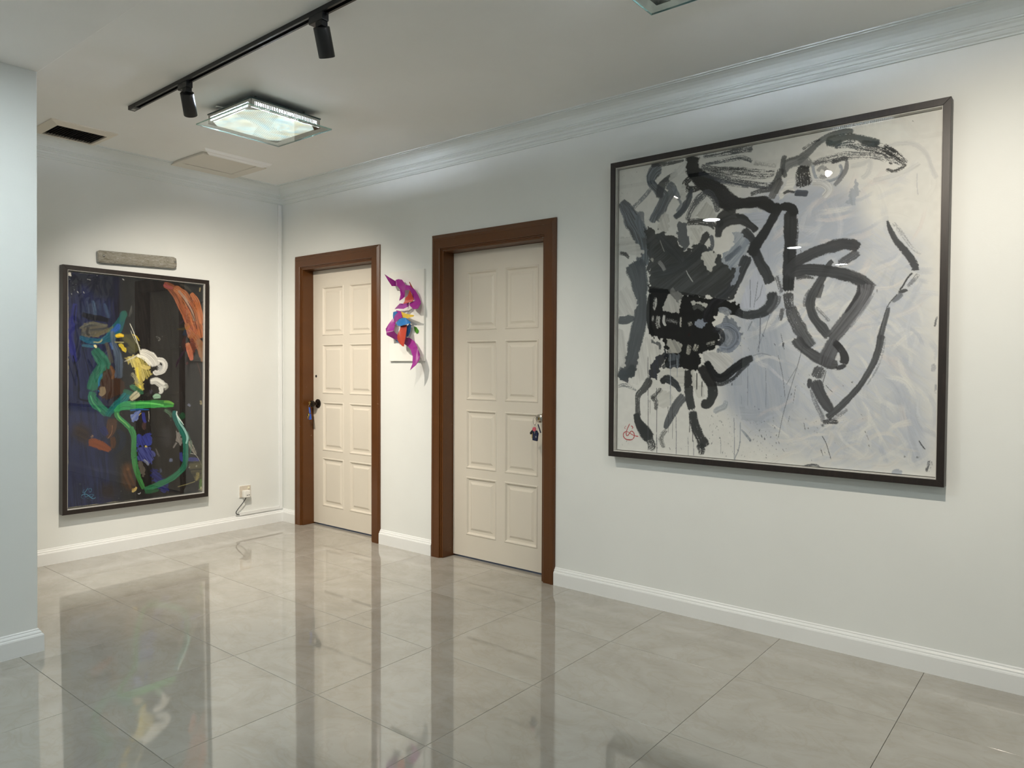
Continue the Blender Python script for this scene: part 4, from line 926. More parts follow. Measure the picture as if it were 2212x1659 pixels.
DARK_STROKES=[
('f',[(-21,-17),(325,-11),(305,508),(262,945),(323,1548),(-19,1547)],0,(30,33,56),{'a':1,'col2':(36,40,72),'rough':10,'ang':85,'streak':0.2,'soft':40}),
('f',[(304,-24),(927,-26),(917,1577),(308,1562),(262,945),(297,508)],0,(27,26,27),{'a':1,'col2':(34,32,32),'rough':10,'ang':80,'streak':0.15,'soft':40}),
('f',[(-5,11),(289,-4),(290,165),(159,145),(88,61),(6,159)],0,(34,36,48),{'a':0.9,'rough':8,'ang':85,'col2':(26,28,36),'soft':14}),
('f',[(35,260),(77,257),(119,172),(225,194),(265,254),(255,297),(100,276)],0,(48,60,84),{'a':0.6,'rough':10,'ang':85,'dry':0.1,'col2':(36,42,66),'soft':14}),
('s',[(143,170),(157,230),(162,282)],[24.9,29.9,24.9],(66,84,108),{'a':0.6,'dry':0.15,'soft':0.4}),
('s',[(215,184),(230,235),(245,287)],[30.4,30.4,25.5],(60,76,102),{'a':0.55,'dry':0.15,'soft':0.4}),
('s',[(109,178),(119,223),(124,274)],[11.8,13.0,9.9],(74,84,108),{'a':0.5,'soft':0.4}),
('s',[(39,199),(30,270),(17,342),(12,428),(26,508),(40,584)],[34.0,43.3,52.9,53.3,43.6,29.3],(36,40,104),{'a':0.9,'dry':0.08,'streak':0.3,'soft':0.35}),
('s',[(3,403),(7,478),(31,543)],[19.2,28.9,29.1],(32,34,112),{'a':0.8,'soft':0.4}),
('s',[(44,209),(35,270),(35,331)],[7.8,10.7,9.7],(20,20,40),{'a':0.8}),
('s',[(26,533),(45,619),(59,695),(64,777)],[7.7,10.8,11.6,12.6],(16,16,24),{'a':0.9}),
('s',[(82,476),(110,593),(129,675),(144,716)],[4.9,6.9,9.0,7.0],(16,17,26),{'a':0.9}),
('s',[(59,726),(61,779),(69,821),(137,839)],[11.1,10.1,11.2,20.6],(16,17,26),{'a':0.85}),
('f',[(100,327),(148,314),(225,319),(250,354),(187,410),(110,424),(77,415),(67,364)],0,(62,64,66),{'a':0.9,'col2':(84,80,68),'rough':7,'ang':-10,'dry':0.1}),
('s',[(77,267),(133,284),(196,290),(250,302)],[29.4,44.8,40.2,30.6],(24,24,30),{'a':0.95,'dry':0.04}),
('s',[(63,365),(119,326),(186,327),(235,334)],[14.7,19.7,19.9,15.3],(100,98,84),{'a':0.6,'dry':0.5}),
('s',[(119,346),(110,388),(129,407)],19.7,(36,34,36),{'a':0.8,'dry':0.3}),
('s',[(148,411),(206,383),(250,354)],[19.9,30.4,25.5],(92,86,66),{'a':0.7,'dry':0.25}),
('s',[(63,415),(119,439),(187,441),(236,423),(275,385),(305,336),(330,281),(345,227)],[29.4,39.2,44.8,55.7,77.2,77.3,57.1,36.6],(26,76,104),{'a':0.93,'dry':0.04,'col2':(34,84,84),'streak':0.45}),
('s',[(255,380),(295,352),(315,314)],[35.8,46.0,36.1],(44,78,150),{'a':0.8,'dry':0.15,'soft':0.3}),
('s',[(325,303),(346,254),(335,223)],[31.2,41.9,26.0],(36,84,74),{'a':0.8,'dry':0.2}),
('s',[(275,337),(255,354),(235,381)],[15.4,20.4,15.2],(90,100,70),{'a':0.7,'dry':0.35}),
('s',[(77,471),(119,474),(158,478)],[19.7,24.9,20.1],(44,92,116),{'a':0.85,'dry':0.3}),
('s',[(153,463),(163,476),(167,488)],[14.9,19.9,10.0],(206,200,150),{'a':0.9,'dry':0.25}),
('s',[(148,448),(187,446),(206,425)],10.0,(150,150,110),{'a':0.8,'dry':0.4}),
('s',[(148,489),(187,540),(216,596),(187,654),(158,695),(134,778)],[54.7,79.6,96.2,94.6,79.6,79.6],(42,92,76),{'a':0.93,'dry':0.05,'streak':0.4,'col2':(40,100,78)}),
('s',[(207,654),(187,695),(183,778)],[15.1,15.2,10.0],(40,110,150),{'a':0.7,'dry':0.1}),
('s',[(226,444),(246,507),(266,590)],[25.5,30.6,30.9],(70,66,58),{'a':0.8,'dry':0.3}),
('f',[(207,664),(256,590),(286,653),(347,706),(347,792),(207,831),(187,789),(187,737)],0,(62,40,28),{'a':0.95,'rough':8,'col2':(50,34,26),'ang':70}),
('s',[(256,601),(276,653),(266,695)],[20.2,25.7,20.6],(104,70,40),{'a':0.8,'dry':0.2}),
('s',[(202,737),(207,779),(187,805)],[35.4,40.5,25.1],(122,106,84),{'a':0.9,'dry':0.15}),
('s',[(265,364),(275,443),(301,521),(311,600),(306,695)],[36.0,35.7,57.1,67.5,62.3],(78,92,110),{'a':0.8,'dry':0.08,'streak':0.4,'soft':0.3,'col2':(66,76,92)}),
('s',[(255,443),(270,495)],15.3,(70,100,150),{'a':0.6,'dry':0.2}),
('s',[(285,405),(315,396),(346,400)],[20.4,31.1,20.9],(210,176,44),{'a':0.95,'dry':0.08,'relief':1.0}),
('s',[(280,442),(346,442)],12.5,(130,124,84),{'a':0.9,'dry':0.2}),
('f',[(300,457),(331,451),(359,482),(359,509),(336,499),(321,483)],0,(204,176,40),{'a':0.95,'col2':(160,150,50),'rough':3,'ang':50,'relief':1.0}),
('f',[(346,387),(387,379),(429,415),(450,484),(408,518),(367,503),(372,460),(336,419)],0,(78,76,46),{'a':0.9,'rough':6,'dry':0.08,'col2':(56,54,36),'ang':40}),
('s',[(397,384),(424,399),(445,430)],[8.4,10.6,8.6],(206,180,60),{'a':0.9,'dry':0.3}),
('f',[(336,541),(387,540),(440,517),(503,570),(525,652),(477,706),(440,782),(409,739),(430,663),(388,588)],0,(150,138,74),{'a':0.9,'dry':0.35,'rough':9,'ang':70,'col2':(190,176,110)}),
('s',[(412,550),(433,593),(439,657),(450,728),(466,777)],[47.9,58.5,47.9,48.2,37.5],(196,178,96),{'a':0.9,'dry':0.45,'streak':0.5,'relief':0.6}),
('s',[(428,609),(439,684),(455,771)],16.0,(214,196,70),{'a':0.9,'dry':0.3,'relief':0.6}),
('s',[(392,647),(423,695),(455,739)],31.6,(150,146,120),{'a':0.8,'dry':0.6}),
('s',[(449,598),(497,613),(524,602)],[32.2,37.8,21.8],(196,178,110),{'a':0.9,'dry':0.4}),
('s',[(345,573),(402,545),(444,517)],[7.3,9.6,10.7],(190,188,176),{'a':0.9,'dry':0.4}),
('s',[(380,310),(401,357),(422,415),(444,479),(454,511)],[4.2,4.7,6.3,9.6,13.8],(206,204,190),{'a':0.92,'dry':0.3}),
('s',[(386,357),(401,394),(428,447)],4.2,(190,188,170),{'a':0.8,'dry':0.4}),
('s',[(391,186),(386,234),(375,267)],[10.5,21.0,15.8],(84,84,80),{'a':0.7,'dry':0.6}),
('s',[(556,393),(583,408),(572,425)],[16.5,16.5,11.0],(120,120,116),{'a':0.7,'dry':0.72}),
('s',[(444,506),(492,521),(540,563),(562,607)],[48.2,81.0,87.1,60.3],(214,211,202),{'a':0.97,'dry':0.12,'streak':0.45,'relief':2.2,'col2':(196,194,190)}),
('s',[(428,528),(476,548),(524,597)],[21.3,27.0,21.8],(225,222,210),{'a':0.9,'dry':0.4,'relief':1.5}),
('s',[(562,552),(606,562),(623,595),(606,634),(562,646),(546,629)],[32.9,38.7,44.6,44.2,43.9,27.4],(200,198,194),{'a':0.97,'dry':0.12,'streak':0.5,'relief':2.0}),
('s',[(567,596),(589,612),(573,634)],[38.4,33.2,27.4],(160,160,160),{'a':0.9,'dry':0.15,'relief':1.4}),
('s',[(514,712),(562,706),(607,734),(646,740)],[38.1,54.9,60.4,28.3],(196,195,190),{'a':0.97,'dry':0.12,'streak':0.45,'relief':1.8}),
('s',[(590,740),(596,778),(579,795)],[39.0,33.4,16.5],(206,206,202),{'a':0.95,'dry':0.2,'relief':1.6}),
('s',[(618,729),(640,745),(618,773)],[22.3,22.3,11.1],(130,130,122),{'a':0.9,'dry':0.3}),
('s',[(514,766),(535,794)],32.7,(70,66,76),{'a':0.8,'dry':0.6}),
('s',[(609,19),(660,36),(705,82),(740,153),(775,229),(799,319),(805,398)],[44.3,66.9,73.1,74.7,63.2,52.4,40.8],(112,66,46),{'a':0.92,'dry':0.06,'streak':0.6,'col2':(136,80,54)}),
('s',[(682,34),(751,78),(798,154),(840,236),(870,338),(888,395)],[50.6,74.7,86.8,93.3,94.5,76.3],(146,92,62),{'a':0.92,'dry':0.06,'streak':0.6,'col2':(150,88,54)}),
('s',[(809,62),(851,121),(875,199),(894,290)],[34.5,52.8,52.8,35.5],(166,98,60),{'a':0.9,'dry':0.12,'streak':0.5}),
('s',[(716,53),(763,105),(810,181),(840,271)],[17.1,23.0,23.3,17.6],(150,136,124),{'a':0.7,'dry':0.25}),
('s',[(740,96),(786,160),(834,248),(858,327)],[6.9,8.1,8.2,8.2],(50,30,24),{'a':0.8,'dry':0.15}),
('s',[(786,126),(827,191),(852,270)],[6.9,8.2,7.0],(60,36,26),{'a':0.8,'dry':0.15}),
('s',[(615,13),(637,33),(682,45)],[33.5,33.5,22.7],(130,66,70),{'a':0.8,'dry':0.3}),
('s',[(775,286),(799,342),(840,397),(882,453),(901,539)],[34.5,52.1,76.3,70.4,47.6],(136,84,54),{'a':0.9,'dry':0.1,'streak':0.5}),
('s',[(782,422),(799,473),(811,524),(820,558)],[40.5,52.4,46.6,23.3],(160,102,72),{'a':0.95,'dry':0.06,'streak':0.35,'col2':(170,92,72)}),
('f',[(817,386),(858,448),(835,506),(817,466),(799,404)],0,(92,44,32),{'a':0.9,'rough':5}),
('s',[(870,396),(888,481),(898,568)],[41.1,41.4,23.8],(120,88,62),{'a':0.85,'dry':0.3}),
('s',[(776,587),(794,564)],17.3,(70,26,30),{'a':0.8,'dry':0.2}),
('s',[(859,569),(883,643),(896,707)],[9.5,9.5,7.1],(70,44,40),{'a':0.8,'dry':0.3}),
('s',[(728,7),(774,25),(815,55)],[22.8,28.7,17.4],(70,66,60),{'a':0.7,'dry':0.5}),
('s',[(880,15),(874,50)],11.8,(130,116,80),{'a':0.8,'dry':0.4}),
('f',[(40,989),(83,980),(133,1026),(138,1069),(113,1131),(69,1096),(21,1040)],0,(46,36,30),{'a':0.9,'rough':8,'ang':30,'col2':(58,44,34),'soft':14}),
('s',[(118,1110),(153,1113),(203,1138),(264,1175)],[56.3,72.3,68.3,37.4],(112,60,34),{'a':0.97,'dry':0.03,'streak':0.25,'soft':0.2}),
('s',[(269,1077),(275,1121),(270,1164)],[37.1,43.1,26.7],(74,46,28),{'a':0.9,'dry':0.1}),
('s',[(133,1068),(153,1075)],25.8,(150,120,90),{'a':0.7,'dry':0.55}),
('s',[(269,946),(264,1011),(254,1054),(238,1091)],[64.0,69.4,58.7,32.0],(70,48,36),{'a':0.93,'dry':0.05,'streak':0.4}),
('s',[(269,1000),(264,1055),(238,1094)],[4.3,4.8,5.3],(150,110,80),{'a':0.8,'dry':0.2}),
('f',[(333,1280),(397,1269),(408,1343),(419,1428),(376,1451),(338,1391)],0,(66,42,26),{'a':0.92,'rough':8,'ang':70,'col2':(84,56,32),'soft':12}),
('s',[(359,1299),(381,1318)],21.9,(110,78,46),{'a':0.8,'dry':0.3}),
('f',[(198,1397),(281,1401),(291,1474),(270,1510),(199,1495)],0,(42,32,26),{'a':0.85,'rough':9,'soft':20}),
('s',[(397,1470),(419,1456),(430,1435)],[16.6,22.3,11.1],(206,180,110),{'a':0.9,'dry':0.35}),
('s',[(300,1035),(337,1081),(322,1157),(270,1197),(249,1209)],[32.3,48.5,43.1,10.6,3.2],(30,34,50),{'a':0.8,'dry':0.3}),
('s',[(65,1382),(74,1372)],18.3,(80,84,76),{'a':0.8,'dry':0.4}),
('f',[(7,1176),(69,1149),(128,1239),(99,1365),(12,1381)],0,(26,30,66),{'a':0.7,'rough':12,'ang':50,'dry':0.1,'soft':30}),
('s',[(198,1008),(218,1041),(238,1075)],[47.2,47.2,31.5],(34,38,84),{'a':0.8,'dry':0.2}),
('f',[(387,932),(429,912),(456,913),(450,945),(424,982),(393,981)],0,(92,108,166),{'a':0.95,'rough':5,'ang':-50,'col2':(120,130,160),'relief':0.8}),
('s',[(440,945),(461,924)],7.4,(196,170,80),{'a':0.8,'dry':0.3}),
('s',[(471,919),(477,968),(488,1001)],[21.4,26.8,21.6],(50,56,130),{'a':0.9,'dry':0.25,'relief':0.8}),
('s',[(509,915),(512,959),(509,991)],[5.4,7.6,5.4],(150,146,140),{'a':0.8,'dry':0.3}),
('f',[(424,1079),(472,1082),(520,1063),(542,1114),(526,1157),(472,1153),(430,1161)],0,(56,66,146),{'a':0.93,'rough':6,'ang':70,'col2':(44,48,104),'dry':0.04,'relief':0.8}),
('f',[(430,1161),(515,1162),(553,1225),(537,1290),(473,1262),(435,1248)],0,(34,38,96),{'a':0.93,'rough':7,'ang':60,'dry':0.12,'col2':(66,72,130),'relief':0.6}),
('s',[(473,1251),(499,1276),(510,1299)],[16.1,21.8,10.9],(120,124,140),{'a':0.85,'dry':0.4}),
('s',[(483,1159),(504,1166)],16.2,(206,186,90),{'a':0.85,'dry':0.45}),
('f',[(435,1259),(467,1256),(483,1318),(478,1383),(457,1353)],0,(92,86,78),{'a':0.85,'rough':6,'ang':80,'dry':0.2}),
('f',[(521,1322),(576,1343),(620,1404),(643,1434),(654,1492),(621,1510),(559,1430),(532,1389)],0,(30,33,86),{'a':0.92,'rough':7,'ang':40,'dry':0.1,'col2':(40,44,104)}),
('s',[(482,985),(477,1023),(488,1045)],[27.0,32.4,21.6],(76,56,54),{'a':0.7,'dry':0.4}),
('f',[(597,1040),(652,1032),(675,1111),(664,1178),(614,1163)],0,(54,52,56),{'a':0.6,'rough':9,'ang':80,'soft':16}),
('s',[(670,1257),(665,1290)],[22.5,28.4],(96,104,130),{'a':0.85,'dry':0.25}),
('s',[(592,1323),(598,1357)],[16.8,22.2],(80,86,110),{'a':0.8,'dry':0.4}),
('s',[(559,1181),(581,1244)],[7.7,16.6],(100,98,98),{'a':0.7,'dry':0.55}),
('f',[(703,1068),(732,1070),(750,1127),(747,1184),(733,1172),(704,1141)],0,(136,130,124),{'a':0.95,'rough':5,'ang':60,'col2':(110,106,104),'relief':0.8}),
('s',[(709,1147),(681,1190)],[17.1,11.3],(116,112,110),{'a':0.8,'dry':0.25}),
('s',[(738,1218),(744,1269),(762,1288)],[23.0,28.8,23.2],(52,58,128),{'a':0.9,'dry':0.2}),
('s',[(791,1279),(838,1283),(880,1292)],[29.2,35.3,17.8],(60,66,130),{'a':0.85,'dry':0.4}),
('s',[(802,1142),(826,1190),(856,1250)],[34.7,46.7,17.8],(150,146,134),{'a':0.8,'dry':0.62}),
('s',[(809,1234),(856,1256),(905,1347)],[3.5,3.6,3.0],(190,190,180),{'a':0.7}),
('s',[(803,1332),(806,1343)],15.2,(220,220,216),{'a':0.95}),
('s',[(859,1325),(856,1342)],14.2,(220,220,216),{'a':0.95}),
('s',[(789,873),(813,891)],[21.0,17.5],(110,114,136),{'a':0.8,'dry':0.5}),
('s',[(887,847),(890,887)],[21.1,17.9],(150,140,110),{'a':0.8,'dry':0.45}),
('f',[(791,1302),(911,1301),(905,1464),(875,1454),(803,1372)],0,(58,56,46),{'a':0.7,'rough':9,'dry':0.35,'col2':(90,86,60)}),
('s',[(869,1378),(863,1412),(851,1446)],[29.6,35.6,17.8],(140,128,78),{'a':0.8,'dry':0.5}),
('s',[(716,1471),(780,1461),(851,1446)],6.9,(140,134,90),{'a':0.85,'dry':0.4}),
('s',[(893,1427),(890,1479),(887,1514)],[23.7,29.7,23.9],(84,112,60),{'a':0.85,'dry':0.2}),
('s',[(732,939),(749,957),(761,986)],[45.6,51.7,34.7],(26,66,44),{'a':0.9,'dry':0.12}),
('s',[(152,769),(142,812),(167,855),(202,889),(238,928),(238,944)],[56.7,61.3,67.0,62.9,53.3,21.2],(40,100,80),{'a':0.97,'dry':0.02,'streak':0.4,'col2':(44,104,84)}),
('s',[(132,796),(147,844),(177,883),(197,910)],[8.3,9.3,11.4,10.5],(80,160,110),{'a':0.8,'dry':0.3}),
('s',[(233,944),(259,907),(300,864),(337,832),(368,794),(384,767)],[36.7,48.0,58.7,59.6,59.6,44.1],(24,92,88),{'a':0.97,'dry':0.03,'streak':0.45,'col2':(26,96,104)}),
('s',[(337,766),(374,783),(417,801)],[21.5,32.8,33.0],(40,84,62),{'a':0.9,'dry':0.3}),
('s',[(382,733),(413,754),(445,776),(476,793)],[31.6,42.5,42.5,21.4],(50,96,70),{'a':0.92,'dry':0.15,'streak':0.45}),
('s',[(382,835),(413,809),(450,782)],[31.7,47.9,47.9],(150,142,108),{'a':0.93,'dry':0.12,'streak':0.5,'col2':(170,166,146),'relief':0.8}),
('s',[(536,822),(568,812),(596,821)],[27.2,38.7,22.1],(136,170,146),{'a':0.93,'dry':0.2,'relief':1.2}),
('s',[(284,919),(316,887),(353,874),(406,874)],[32.0,48.4,59.6,65.6],(46,128,80),{'a':0.97,'dry':0.02,'streak':0.5}),
('s',[(382,873),(434,871),(498,868),(563,867),(629,871),(691,881)],[57.6,62.1,62.1,60.8,55.7,28.5],(44,126,66),{'a':0.98,'dry':0.02,'streak':0.55,'col2':(52,134,58),'relief':0.8}),
('s',[(382,862),(461,859),(552,866),(618,879)],[12.7,16.1,14.4,11.1],(96,184,96),{'a':0.8,'dry':0.3}),
('s',[(382,905),(445,902),(514,907)],[15.7,16.1,8.7],(30,86,140),{'a':0.85,'dry':0.1}),
('s',[(613,851),(652,855),(691,873)],[22.1,22.5,11.2],(96,150,66),{'a':0.85,'dry':0.25}),
('s',[(618,907),(652,931),(680,965)],33.4,(84,112,90),{'a':0.8,'dry':0.55}),
('s',[(295,908),(305,947),(353,993),(391,1040),(407,1091),(410,1164),(413,1231),(421,1299),(446,1375)],37.6,(50,116,70),{'a':0.97,'dry':0.02,'streak':0.4}),
('s',[(300,919),(316,958),(364,1005),(399,1062),(402,1152)],[8.5,9.7,8.7,8.8,6.6],(110,170,96),{'a':0.75,'dry':0.25}),
('s',[(388,1018),(409,1073),(409,1159),(409,1235),(425,1323),(452,1397),(479,1460)],[37.0,39.9,38.3,35.4,33.1,33.3,27.1],(50,112,66),{'a':0.97,'dry':0.02,'streak':0.4,'col2':(60,116,62)}),
('s',[(479,1460),(527,1454),(581,1438),(643,1417),(705,1385),(756,1339),(774,1289),(776,1215),(773,1129),(749,1065),(715,1001),(694,955),(691,915)],[32.6,43.7,44.4,47.0,48.0,46.4,43.7,48.3,51.7,55.1,51.3,43.3,22.5],(46,108,70),{'a':0.98,'dry':0.02,'streak':0.4,'col2':(24,92,92)}),
('s',[(779,1164),(790,1119),(767,1060),(732,1007),(709,955)],[12.7,17.2,17.2,14.8,11.2],(150,196,190),{'a':0.85,'dry':0.3}),
('s',[(709,921),(709,950),(732,985),(761,1026)],[8.0,10.3,9.1,5.7],(214,228,224),{'a':0.9,'dry':0.15}),
('s',[(787,1073),(814,1166),(809,1246)],[11.6,15.3,7.0],(60,104,90),{'a':0.7,'dry':0.5}),
('s',[(484,1477),(522,1481),(587,1478)],[32.5,32.8,16.7],(36,84,54),{'a':0.85,'dry':0.25}),
('s',[(409,1235),(425,1236)],6.4,(20,20,24),{'a':0.9}),
('s',[(394,1455),(415,1452),(425,1437)],[21.4,21.4,10.7],(170,140,80),{'a':0.85,'dry':0.5}),
('s',[(436,1482),(447,1489),(457,1479)],6.5,(190,190,196),{'a':0.85}),
('f',[(0,6),(18,2),(14,25),(16,32),(0,29)],0,(214,208,200),{'a':0.97,'rough':3}),
('d',(0,36,43,173),(18,1.4,5.7),(190,190,190),{}),
('d',(304,288,916,1524),(90,1.3,4.3),(170,166,150),{'lean':1.5}),
('d',(7,1175,414,1560),(26,1.2,4.2),(110,106,90),{'lean':1.5}),
('s',[(6,4),(319,-4)],5.7,(150,146,140),{'a':0.8,'dry':0.66}),
('s',[(349,-1),(909,-14)],6.2,(150,146,140),{'a':0.8,'dry':0.66}),
('s',[(-1,159),(0,517),(-1,935),(-3,1504)],4.5,(150,140,112),{'a':0.8,'dry':0.5}),
('s',[(3,1523),(293,1525),(541,1529),(902,1533)],[6.3,6.7,7.2,7.8],(176,166,136),{'a':0.85,'dry':0.66}),
('s',[(903,972),(901,1247),(898,1529)],7.6,(120,128,90),{'a':0.8,'dry':0.6}),
('s',[(875,1524),(893,1509),(899,1486)],[29.7,23.9,17.9],(200,194,164),{'a':0.85,'dry':0.6}),
('s',[(51,119),(58,134)],6.8,(190,190,186),{'a':0.85,'dry':0.2}),
('s',[(88,118),(93,133)],6.8,(190,190,186),{'a':0.85,'dry':0.2}),
('s',[(169,7),(178,6)],5.0,(190,190,186),{'a':0.85,'dry':0.2}),
('s',[(109,37),(138,41)],3.5,(190,190,186),{'a':0.85,'dry':0.2}),
('s',[(330,11),(345,20)],7.3,(190,190,186),{'a':0.85,'dry':0.2}),
('s',[(119,1408),(108,1424),(98,1440),(99,1453),(103,1466),(114,1464),(130,1456),(147,1455),(152,1460),(145,1468),(132,1473)],4.3,(74,124,150),{'a':0.95}),
('s',[(77,1457),(89,1448),(110,1450),(128,1466),(141,1479),(155,1483),(168,1476)],[3.0,4.7,5.5,6.0,6.0,5.6,3.0],(74,124,150),{'a':0.95}),
('s',[(77,1455),(77,1463),(87,1474),(104,1478),(132,1475)],2.1,(70,104,124),{'a':0.9}),
('s',[(125,1428),(123,1419),(130,1413),(139,1420),(140,1430),(132,1437),(125,1432)],2.8,(74,124,150),{'a':0.95}),
('s',[(97,1415),(87,1428),(90,1437),(102,1432),(112,1420)],2.5,(74,124,150),{'a':0.9})]

def canvas_mesh(name, P, wd, ht, y, mat, edge=0.012):
    """A sheet of nx by ny painted cells, with paint thickness, and turned-back edges."""
    nx, ny = P.nx, P.ny
    X = np.linspace(-wd / 2, wd / 2, nx); Z = np.linspace(ht / 2, -ht / 2, ny)
    co = np.zeros((ny + 2, nx + 2, 3))
    xi = np.clip(np.arange(-1, nx + 1), 0, nx - 1); zi = np.clip(np.arange(-1, ny + 1), 0, ny - 1)
    co[..., 0] = X[xi][None, :]; co[..., 2] = Z[zi][:, None]
    hh = P.h[np.ix_(zi, xi)] * 0.001
    yy = y - hh
    yy[0, :] = y + edge; yy[-1, :] = y + edge; yy[:, 0] = y + edge; yy[:, -1] = y + edge
    co[..., 1] = yy
    col = np.ones((ny + 2, nx + 2, 4)); col[..., :3] = P.img[np.ix_(zi, xi)].clip(0, 1)
    W2, H2 = nx + 2, ny + 2
    idx = np.arange(W2 * H2).reshape(H2, W2)
    quads = np.stack([idx[:-1, :-1], idx[1:, :-1], idx[1:, 1:], idx[:-1, 1:]], -1).reshape(-1, 4)
    me = bpy.data.meshes.new(name)
    me.vertices.add(W2 * H2); me.vertices.foreach_set('co', co.reshape(-1).astype(np.float32))
    nq = len(quads)
    me.loops.add(nq * 4); me.loops.foreach_set('vertex_index', quads.reshape(-1).astype(np.int32))
    me.polygons.add(nq); me.polygons.foreach_set('loop_start', np.arange(0, nq * 4, 4, dtype=np.int32))
    me.polygons.foreach_set('use_smooth', np.ones(nq, dtype=bool))
    me.update(calc_edges=True)
    ca = me.color_attributes.new('paint', 'FLOAT_COLOR', 'POINT')
    ca.data.foreach_set('color', col.reshape(-1).astype(np.float32))
    me.materials.append(mat)
    return me

def framed(name, label, ow, oh, fw, cw, ch, paint, mw, canvas_off=(0, 0), canvas_y=-0.030):
    root = empty(name, (0, 0, 0), label, 'painting')
    yf, yb = -0.060, -0.006
    O = [(-ow / 2, -oh / 2), (ow / 2, -oh / 2), (ow / 2, oh / 2), (-ow / 2, oh / 2)]
    I = [(-ow / 2 + fw, -oh / 2 + fw), (ow / 2 - fw, -oh / 2 + fw), (ow / 2 - fw, oh / 2 - fw), (-ow / 2 + fw, oh / 2 - fw)]
    for k in range(4):
        a, b = k, (k + 1) % 4
        bm = bmesh.new()
        def lp(p, q): return [(p[0], yb, p[1]), (p[0], yf, p[1]), (q[0], yf, q[1]), (q[0], yb, q[1])]
        rings(bm, [lp(O[a], I[a]), lp(O[b], I[b])])
        obj('frame_rail', bm, M_frame, root, bevel=0.0012)
    bm = bmesh.new()   # white liner: four inner walls and the backing board
    t = 0.0035
    Ii = [(x - math.copysign(t, x), z - math.copysign(t, z)) for x, z in I]
    for k in range(4):
        a, b = k, (k + 1) % 4
        rings(bm, [[(I[a][0], -.055, I[a][1]), (Ii[a][0], -.055, Ii[a][1]), (Ii[a][0], -.012, Ii[a][1]), (I[a][0], -.012, I[a][1])],
                   [(I[b][0], -.055, I[b][1]), (Ii[b][0], -.055, Ii[b][1]), (Ii[b][0], -.012, Ii[b][1]), (I[b][0], -.012, I[b][1])]])
    box(bm, (I[0][0], -.012, I[0][1]), (I[2][0], -.007, I[2][1]))
    obj('liner', bm, M_liner, root)
    me = canvas_mesh('canvas', paint, cw, ch, canvas_y, mw)
    link('canvas', me, None, root, (canvas_off[0], 0, canvas_off[1]))
    pane = bmesh.new()
    q = [pane.verts.new(p) for p in ((I[0][0], -.0565, I[0][1]), (I[1][0], -.0565, I[1][1]), (I[2][0], -.0565, I[2][1]), (I[3][0], -.0565, I[3][1]))]
    pane.faces.new(q)
    obj('glass_pane', pane, M_pane, root)
    return root

K = 0.5
PB = Paint(int(1517 * K), int(1511 * K), (222, 221, 218), 3); run_strokes(PB, BIG_STROKES, K)
big = framed('framed_painting', 'large square black and white abstract painting framed in dark wood on the long wall', 1.5889, 1.5836, 0.029, 1.517, 1.5115, PB, mat_canvas('ink_on_paper', 0.6, 0.04, 0.2), canvas_off=((3.1735 + 4.6905) / 2 - 3.93125, (.830 + 2.3415) / 2 - 1.58630))
big.location = (3.93125, 0, 1.58630)
PD = Paint(int(904 * K), int(1526 * K), (40, 38, 38), 5); run_strokes(PD, DARK_STROKES, K)
drk = framed('framed_painting', 'tall dark abstract painting with a green line and white dabs, on the end wall', 0.9805, 1.6070, 0.029, 0.904, 1.526, PD, mat_canvas('oil_on_canvas', 0.5, 0.03, 0.15), canvas_off=(0.0036, 0.0007), canvas_y=-0.035)
drk.matrix_world = Matrix.Translation((0, -1.1636, 1.1093)) @ Matrix.Rotation(-0.0115, 4, 'X') @ Matrix.Rotation(math.radians(90), 4, 'Z')

# a wide dark canvas on the side wall, seen only as a mirror image in the picture glass
root = empty('wall_canvas', (PX, -4.75, 1.58), 'wide near-black canvas on the side wall, mirrored in the glass of the large painting', 'painting')
obj('canvas', bx(((0, -1.25, -.54), (.035, 1.25, .54))), plain('near_black_canvas', (0.012, 0.012, 0.014), 0.7), root, bevel=.003)

# ------------------------------------------------------------------ textured glass bar over the dark painting
N = NT('wavy_cast_glass'); co = coords(N, 'Object', scale=(1, 3, 14))
nz = noise(N, co, 7, 6, 0.65, 2.4)
r = ramp(N, nz.outputs['Fac'], [(0.25, (0.10, 0.08, 0.05)), (0.40, (0.30, 0.275, 0.215)), (0.58, (0.44, 0.425, 0.375)), (0.75, (0.68, 0.67, 0.62))])
N.l(r.outputs[0], N.p.inputs['Base Color']); N.set(Roughness=0.10, Transmission_Weight=0.25)
bump(N, nz.outputs['Fac'], 0.9, 0.006)
M_castglass = N.m
gb = empty('glass_bar', (0, -1.1620, 2.0060), 'clear wavy cast glass bar on two screws above the tall dark painting', 'glass ornament')
gb.rotation_euler = (0.026, 0, 0)
bm = bmesh.new()
random.seed(4)
L2, n = 0.263, 36
lps = []
for k in range(n + 1):
    yv = -L2 + 2 * L2 * k / n
    e = min(1.0, (L2 - abs(yv)) / 0.014); e = math.sqrt(max(0.02, 1 - (1 - e) ** 2))
    hh = 0.0405 * (0.80 + 0.20 * e)
    wob = 0.003 * math.sin(k * 1.3) + 0.0015 * math.sin(k * 2.9)
    x0, x1 = 0.018, 0.037 + wob
    lps.append([(x0, yv, -hh), (x0 + .012, yv, -hh - .001), (x1, yv, -hh * .82), (x1 + .004 + wob, yv, -hh * .3), (x1 + .003 - wob, yv, hh * .35), (x1, yv, hh * .84), (x0 + .012, yv, hh), (x0, yv, hh)])
rings(bm, lps)
obj('bar', bm, M_castglass, gb, smooth=True)
for yv in (-.2295, .2530):
    bm = bmesh.new(); lathe(bm, (0.0, yv, 0.003), (1, 0, 0), [(0, .004), (.040, .004), (.040, .0078), (.045, .0078), (.049, .0050), (.050, 0)], 14)
    obj('screw', bm, M_steel, gb, smooth=True)

